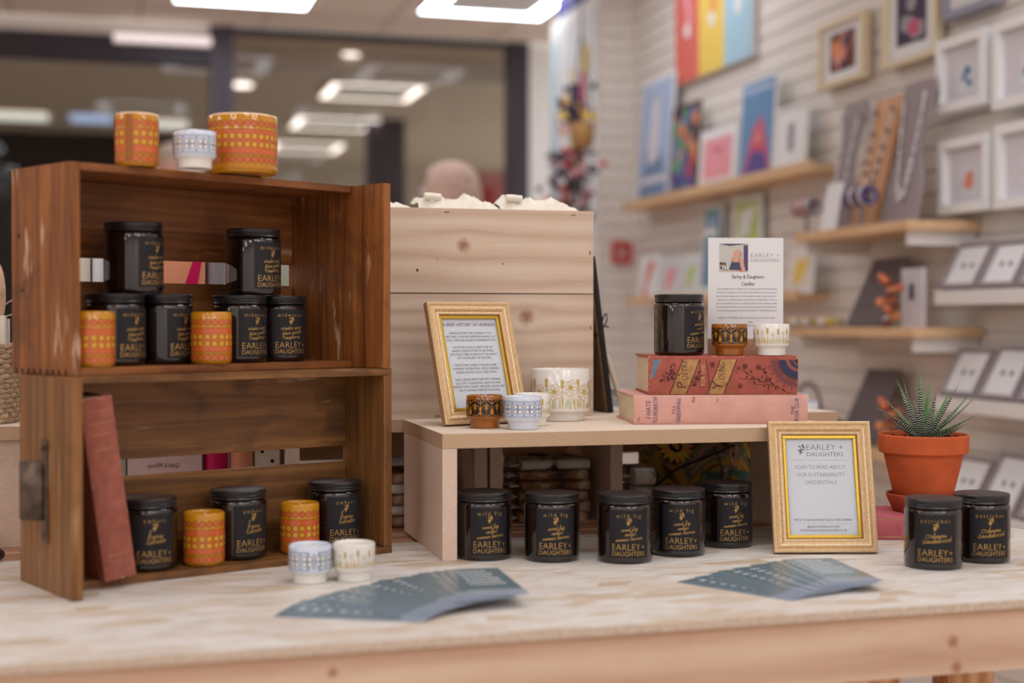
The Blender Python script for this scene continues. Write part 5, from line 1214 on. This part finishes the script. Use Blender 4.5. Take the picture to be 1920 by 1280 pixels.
# ------------------------------------------------------------------ potted succulent
px0 = 1731; PY = 2.172; p = at(px0, 900, PY); zb_ = T+.0349
r = thing('potted_succulent', 'zebra-striped succulent in a terracotta pot with saucer on the small book', 'plant', (p.x, PY, zb_))
MB().lathe([(0, .001), (.044, 0), (.046, .002), (.054, .020), (.0555, .026), (.0545, .0275), (.052, .026), (.048, .012), (.044, .0055), (0, .005)], 'terracotta_dark', 56).build('saucer', r, smooth=40)
MB().lathe([(0, .007), (.0395, .006), (.0405, .0075), (.0595, .0885), (.0652, .0895), (.0665, .091), (.0672, .114), (.0668, .1165), (.0655, .1178), (.0640, .1172), (.0625, .113), (.0605, .100), (.0, .100)], 'terracotta', 64).build('pot', r, smooth=38)
m = MB(); rnd = random.Random(12); nr, na = 12, 44; vs = [(0, 0, .113)]
for i in range(1, nr+1):
    for k in range(na): rr = .0612*i/nr; vs.append((rr*math.sin(2*PI*k/na), rr*math.cos(2*PI*k/na), .1085+.004*(1-i/nr)+rnd.uniform(-.0013, .0018)))
m.add(vs, [(0, 1+k, 1+(k+1) % na) for k in range(na)]+[(1+(i-1)*na+k, 1+i*na+k, 1+i*na+(k+1) % na, 1+(i-1)*na+(k+1) % na) for i in range(1, nr) for k in range(na)], 'soil')
for i in range(160):
    a, rr = rnd.uniform(0, 6.28), .058*math.sqrt(rnd.random()); s_ = rnd.uniform(.0008, .0022); m.ellipsoid((rr*math.sin(a), rr*math.cos(a), .1115+rnd.uniform(-.001, .002)), (s_, s_, s_*.8), 'soil', 6, 4)
m.build('soil', r)
def leaf(par, az, el, L_, w0, bend, base=.004, z=.112):
    n = 16; pts = []; pos = Vector((base*math.sin(az), -base*math.cos(az), z)); R3 = Vector((math.sin(az), -math.cos(az), 0)); S = Vector((math.cos(az), math.sin(az), 0)); vs = []; uv = []
    sec = [(-1, 0, 0), (-.5, -.12, 0), (.5, -.12, 0), (1, 0, 1), (.75, .5, 1), (.3, .78, 1), (-.3, .78, 1), (-.75, .5, 1)]
    k = len(sec)
    for i in range(n+1):
        t_ = i/n; e = el+bend*t_*t_; d = R3*math.cos(e)+Vector((0, 0, 1))*math.sin(e); out = R3*math.sin(e)-Vector((0, 0, 1))*math.cos(e)
        w_ = w0*(.72+.5*t_-.2*t_*t_ if t_ < .25 else (1-((t_-.25)/.75)**1.25)*.832+.0*t_)+.0002
        for a, b, u in sec: vs.append(pos+S*(a*w_)+out*(b*w_)); uv.append((u, t_*L_/.07))
        pos = pos+d*(L_/n)
    fs = [(i*k+j, i*k+(j+1) % k, (i+1)*k+(j+1) % k, (i+1)*k+j) for i in range(n) for j in range(k)]
    m = MB(); m.add(vs, fs+[tuple(range(k)), tuple(range(n*k+k-1, n*k-1, -1))], 'leaf_striped', uv); m.build('leaf', par, smooth=50)
rnd = random.Random(21)
for az, el, L_, w0, b_ in ((-85, 38, .088, .0068, -.30), (-70, 22, .062, .0062, .15), (-60, 56, .085, .0066, .10), (-40, 62, .070, .0066, -.1), (-25, 70, .094, .0066, .1), (-100, 72, .092, .0062, .1), (-140, 66, .098, .0064, -.15), (170, 74, .100, .006, .05), (150, 70, .090, .006, -.1), (20, 66, .082, .0072, .15), (40, 52, .082, .0070, .25), (60, 58, .098, .0064, .1), (82, 44, .096, .0062, .15),
        (95, 36, .098, .0060, .2), (75, 24, .088, .0062, .15), (100, 14, .076, .0054, .25), (5, 50, .060, .0074, .3), (-15, 40, .052, .007, .4), (30, 34, .058, .007, .4), (120, 50, .090, .0062, .1), (-120, 46, .085, .006, .1), (50, 12, .060, .006, .35), (-45, 14, .052, .006, .3), (140, 35, .07, .006, .2), (-150, 35, .07, .006, .2)):
    leaf(r, R_(az+rnd.uniform(-4, 4)), R_(el), L_, w0, b_)

# ------------------------------------------------------------------ fanned cards
def card():
    r = thing('leaflet_card', 'x', 'leaflet'); W2, L_, th_ = .034, .168, .0006
    MB().box(-W2, W2, 0, L_, 0, th_, 'card_edge', 'card_teal').build('card', r)
    m = MB(); A = Art(m, lambda u, v, h: (u, v, th_+h*.5)); rnd = random.Random(3)
    for row in range(6):
        v = L_-.018-.0165*row; x = -.021
        while x < .014:
            w_ = rnd.uniform(.003, .009); A.stroke(smooth([(x, v), (x+w_*.3, v+.0022), (x+w_*.6, v-.0016), (x+w_, v+.001)]), .0034, 'card_print', .0002); x += w_+.0015
    A.rect(-.0335, .0335, .0005, .03, 'card_back', .00015, .03); m.build('print', r); return r
CP = Proto(card())
def fan(n, a0, a1, p0, p1, side, first):
    for i in range(n):
        t_ = i/(n-1); ang = a0+(a1-a0)*t_ if i >= first[0] else a0+first[1]*i
        if i < first[0]: pos = Vector(p0)+Vector((.001*i, .0008*i))
        else: pos = Vector(p0).lerp(Vector(p1), t_)
        ang += random.uniform(-2.8, 2.8); pos += Vector((random.uniform(-.003, .003), random.uniform(-.004, .004)))
        which = 'bottom card' if i == 0 else 'top card' if i == n-1 else 'card %s from the bottom' % ORD[i]
        CP((pos.x, pos.y, T+.0003+i*.00085), R_(ang-90), 'slim teal-grey leaflet, %s of the %s fan on the table' % (which, side), 'leaflets fanned on the table, %s fan' % side)
ORD = ['first', 'second', 'third', 'fourth', 'fifth', 'sixth', 'seventh', 'eighth', 'ninth', 'tenth', 'eleventh', 'twelfth', 'thirteenth', 'fourteenth', 'fifteenth', 'sixteenth', 'seventeenth', 'eighteenth', 'nineteenth', 'twentieth', 'twenty-first', 'twenty-second']
fan(20, 170, 101, (-.088, 1.565), (-.0165, 1.600), 'left', (3, -.8))
fan(14, 134, 100, (.350, 1.668), (.4150, 1.700), 'right', (2, -1.0))

# ------------------------------------------------------------------ things under and behind the risers
def folded(label, s, d, w_, D_, z, th_, mat, i):
    r = thing('folded_tote', label, 'tote bag', rp(s, d, z), RTH+random.uniform(-.04, .04), 'folded tote bags under the risers')
    m = MB(); n = 10; pts = []
    for k in range(n+1): a = -PI/2+PI*k/n; pts.append((-.0-th_/2*math.cos(a), th_/2+th_/2*math.sin(a)*.96))
    prof = pts+[(D_, th_*.98), (D_, .0004)]
    vs = [(x, y, z_) for x in (0, w_) for y, z_ in prof]; q = len(prof)
    m.add(vs, [(k, k+q, (k+1) % q+q, (k+1) % q) for k in range(q)]+[tuple(range(q)), tuple(range(2*q-1, q-1, -1))], mat); m.build('folded_cloth', r, smooth=50)
    m = MB()
    for k in range(5): m.tube([(-.001, .01+.012*k, th_*.5), (-.012-random.random()*.006, .01+.012*k, th_*.45-random.random()*.004)], .0016, 'fringe', 5)
    m.build('fringe', r)
    return r
NM = ['lowest', 'second', 'third', 'fourth', 'fifth', 'topmost']
for i in range(6): folded('folded printed tote bag, %s of the stack seen between the risers in the middle' % NM[i], .20+.004*(i % 2), .35, .115, .12, BT+.0005+i*.0172, .0168, 'tote_white' if i == 5 else 'tote', i)
for i in range(5): folded('folded printed tote bag, %s of the stack seen left of the front riser' % NM[i if i < 4 else 5], -.10+.004*(i % 2), .36, .17, .12, BT+.0005+i*.0172, .0168, 'tote_white' if i % 2 else 'tote', i)
for i in range(3): folded('rolled pale tote bag, %s one left of the sunflower bag' % ['bottom', 'middle', 'top'][i], .379, .30, .034, .06, BT+.0005+i*.031, .030, 'tote_white', i)
r = thing('sunflower_bag', 'plump fabric bag printed with yellow sunflowers under the risers', 'bag', rp(.420, .33, BT), RTH)
m = MB(); nx, nz = 24, 16; vs = []
for side in (0, 1):
    for j in range(nz+1):
        for i in range(nx+1):
            u, v = i/nx, j/nz; b = (math.sin(PI*u)**.6)*(math.sin(PI*(.04+.92*v))**.6); y = (.06-.05*b if side == 0 else .06+.05*b)+.003*math.sin(i*1.3+j*.7)*b
            vs.append((u*.26, y, v*.142*(.93+.07*math.sin(PI*u))))
q = (nx+1)*(nz+1); fs = []
for j in range(nz):
    for i in range(nx): a = j*(nx+1)+i; fs.append((a, a+1, a+nx+2, a+nx+1)); fs.append((q+a+1, q+a, q+a+nx+1, q+a+nx+2))
m.add(vs, fs, 'sunflower_cloth')
def bagmap(u, v, h):
    b = (math.sin(PI*min(1, max(0, u/.26)))**.6)*(math.sin(PI*(.04+.92*min(1, max(0, v/.142))))**.6); return (u, .06-.05*b-.004-h, v)
A = Art(m, bagmap)
for cx, cy in ((.235, .118), (.055, .12)):
    for k in range(16): A.leaf(cx, cy, k*PI/8, .030, .010, 'petal_yellow' if k % 3 else 'a_orange', .0004+.0002*(k % 2))
    A.disc(cx, cy, .011, 'seed_dark', .001)
for x0 in (.09, .14, .2): A.poly([(x0, .035), (x0+.04, .03), (x0+.042, .075), (x0+.004, .08)], 'teal_cloth', .0006)
VG(A, [(.02, .05), (.05, .08), (.1, .1), (.16, .12)], .004, 'seed_dark', .0009); VG(A, [(.12, .03), (.13, .07), (.12, .12)], .003, 'seed_dark', .0009); VG(A, [(.17, .02), (.19, .06), (.18, .1)], .003, 'seed_dark', .0009)
m.build('bag_body', r, smooth=60)
# seen through the slot of the lower crate
def gap_thing(name, label, cat, px0, px1, d, z, h, parts):
    def s_at(px, d): 
        r_ = (px-960)/F; b0 = R0+RN*d; return (r_*b0.y-b0.x)/(RE.x-r_*RE.y)
    s0, s1 = s_at(px0, d), s_at(px1, d); r = thing(name, label, cat, rp(s0, d, z), RTH); parts(r, s1-s0, h); return r
def card_box(mat, D_, art=None, nm='box_body'):
    def f(r, w_, h):
        m = MB().box(0, w_, 0, D_, 0, h, mat)
        if art: art(Art(m, flat), w_, h)
        m.build(nm, r, bevel=.001)
    return f
def a_quirk(A, w_, h):
    m0 = A.f; A.f = lambda u, v, q: (w_-u, -q, v)   # the lettering stands mirrored on the card
    A.text('Quirk & Whimsy', w_*.52, .110, .0105, 'ink_grey', .0004, width=.046); A.rect(w_*.12, w_*.88, .0975, .0978, 'ink_faint', .0003); A.f = m0
gap_thing('card_sign', 'blush pink shop card with mirrored lettering, seen through the lower crate slot', 'sign', 238, 378, .31, BT, .145, card_box('blush', .004, a_quirk))
gap_thing('mint_box', 'pale mint box edge left of the blush card behind the lower crate', 'box', 222, 235, .31, BT, .14, card_box('mint', .04))
def cylthing(mat):
    def f(r, w_, h): MB().lathe([(0, 0), (w_/2, 0), (w_/2, h-.002), (w_/2-.002, h), (0, h)], mat, 32, w_/2, w_/2).build('wrap', r, smooth=40)
    return f
gap_thing('candle', 'bright magenta cylinder behind the lower crate slot', 'candle', 381, 428, .31, BT, .14, cylthing('magenta'))
gap_thing('candle', 'peach cylinder right of the magenta one behind the lower crate', 'candle', 431, 475, .31, BT, .142, cylthing('peach'))
gap_thing('gift_box', 'white box with small black marks behind the lower crate slot', 'box', 477, 524, .32, BT, .14, card_box('torn_paper', .05, lambda A, w_, h: [A.disc(w_*x, .08+y, .003, 'nail', .0003, 8) for x, y in ((.3, .05), (.32, .02), (.7, .035))]))
def peachbag(r, w_, h):
    m = MB().box(0, w_, 0, .06, 0, h, 'peach'); A = Art(m, flat); A.poly([(w_*.52, h*.6), (w_*.78, h*.6), (w_*.95, h*.93), (w_*.82, h*.93)], 'magenta', .001); m.build('bag_body', r)
    MB().tube(smooth([(w_*.3, .002, h), (w_*.4, .002, h+.02), (w_*.6, .002, h+.02), (w_*.7, .002, h)]), .001, 'ribbon', 6).build('handle', r)
plain('peach_pale', (244, 186, 168), .6); 
gap_thing('gift_bag', 'peach gift bag with a magenta streak, seen through the upper crate slot', 'bag', 262, 385, .34, RT, .265, peachbag)
gap_thing('candle_holder', 'pale grey cylinder right of the peach bag behind the upper crate', 'holder', 388, 424, .34, RT, .27, cylthing('a_grey'))
gap_thing('gift_box', 'pale mint box behind the right end of the upper crate slot', 'box', 515, 568, .36, RT, .27, card_box('mint', .05))
gap_thing('glass_vase', 'pale glass cylinder behind the left end of the upper crate slot', 'vase', 172, 212, .34, RT, .26, cylthing('paper_cool'))
gap_thing('shell_ornament', 'cream shell-like ornament at the left end of the upper crate slot', 'ornament', 140, 170, .34, RT, .26, cylthing('torn_paper'))
# wicker basket at the left edge
p = rp(-.665, .40, RT); r = thing('wicker_basket', 'natural wicker basket on the far left riser, cut by the left edge', 'basket', (p.x, p.y, RT+.0002))
m = MB(); R1 = .088
for k in range(16):
    z = .004+.0074*k; pts = []
    for i in range(97):
        a = 2*PI*i/96; rr = R1+.004*k/15+.0016*math.sin(a*24+PI*(k % 2)); pts.append((rr*math.cos(a), rr*math.sin(a), z))
    m.tube(pts, .0042, 'wicker', 6, False)
for i in range(24): a = 2*PI*i/24; m.tube([(R1*math.cos(a), R1*math.sin(a), .002), ((R1+.004)*math.cos(a), (R1+.004)*math.sin(a), .12)], .002, 'wicker', 6)
m.lathe([(0, .001), (R1, .001), (R1, .004), (0, .004)], 'wicker', 32); m.build('woven_wall', r, smooth=60)
q = Vector((p.x, p.y, RT))
def inb(name, label, cat, dx, dy, fn):
    r = thing(name, label, cat, q+Vector((dx, dy, .006))); m = MB(); fn(m); m.build('body', r, smooth=50); return r
plain('wood_spoon', (206, 170, 138), .6, var=.15, vscale=40)
inb('wooden_spoon', 'pale carved wooden spoon standing up out of the wicker basket', 'spoon', .058, -.01, lambda m: (m.tube([(0, 0, 0), (.004, 0, .14)], .004, 'wood_spoon', 8), m.ellipsoid((.008, 0, .185), (.015, .005, .052), 'wood_spoon', 16, 14)))
inb('paper_packet', 'cream packet standing in the wicker basket', 'packet', .072, -.02, lambda m: m.box(-.03, .012, -.004, .004, 0, .155, 'torn_paper'))
inb('white_tube', 'thin white tube standing in the wicker basket beside the packet', 'tube', .088-.0, .012, lambda m: m.tube([(0, 0, 0), (0, 0, .15)], .003, 'paper', 8)).location.x -= .012
plain('cord_pink', (206, 160, 206), .6); plain('cord_green', (180, 200, 150), .6)
inb('coloured_cords', 'pink and green cords looping over the wicker basket', 'cord', .05, .03, lambda m: (m.tube(smooth([(0, 0, .1), (-.0, 0, .15), (.02, 0, .175), (.045, 0, .185)]), .0012, 'cord_pink', 6), m.tube(smooth([(0, 0, .1), (.0, 0, .14), (.02, 0, .155), (.04, 0, .158)]), .0012, 'cord_green', 6)))
inb('black_pen', 'black pen sticking out of the wicker basket', 'pen', .03, -.035, lambda m: m.tube([(-.02, 0, .1), (.03, 0, .135)], .0022, 'nail', 8))
for i, (y, z) in enumerate(((2.045, .0062), (2.058, .0170))):
    a = at(-40, 1015, y); r = thing('copper_pipe', ('front lower' if i == 0 else 'back upper')+' of two copper pipes lying by the left table edge', 'pipe', (-.78, y, T+.0002+z), 0, 'copper pipes')
    MB().tube([(-.25, 0, 0), (.03, 0, 0)], .006, 'copper', 16).build('pipe', r, smooth=50); MB().tube([(.0, 0, 0), (.012, 0, 0)], .0068, 'copper', 16).build('collar', r, smooth=50)
r = thing('dark_clip', 'small dark metal knob on the table at the left edge', 'knob', on(-8, 1052, T)); MB().ellipsoid((0, 0, .009), (.012, .012, .009), 'dark_metal', 16, 10).build('knob', r, smooth=60)
bpy.context.view_layer.update()
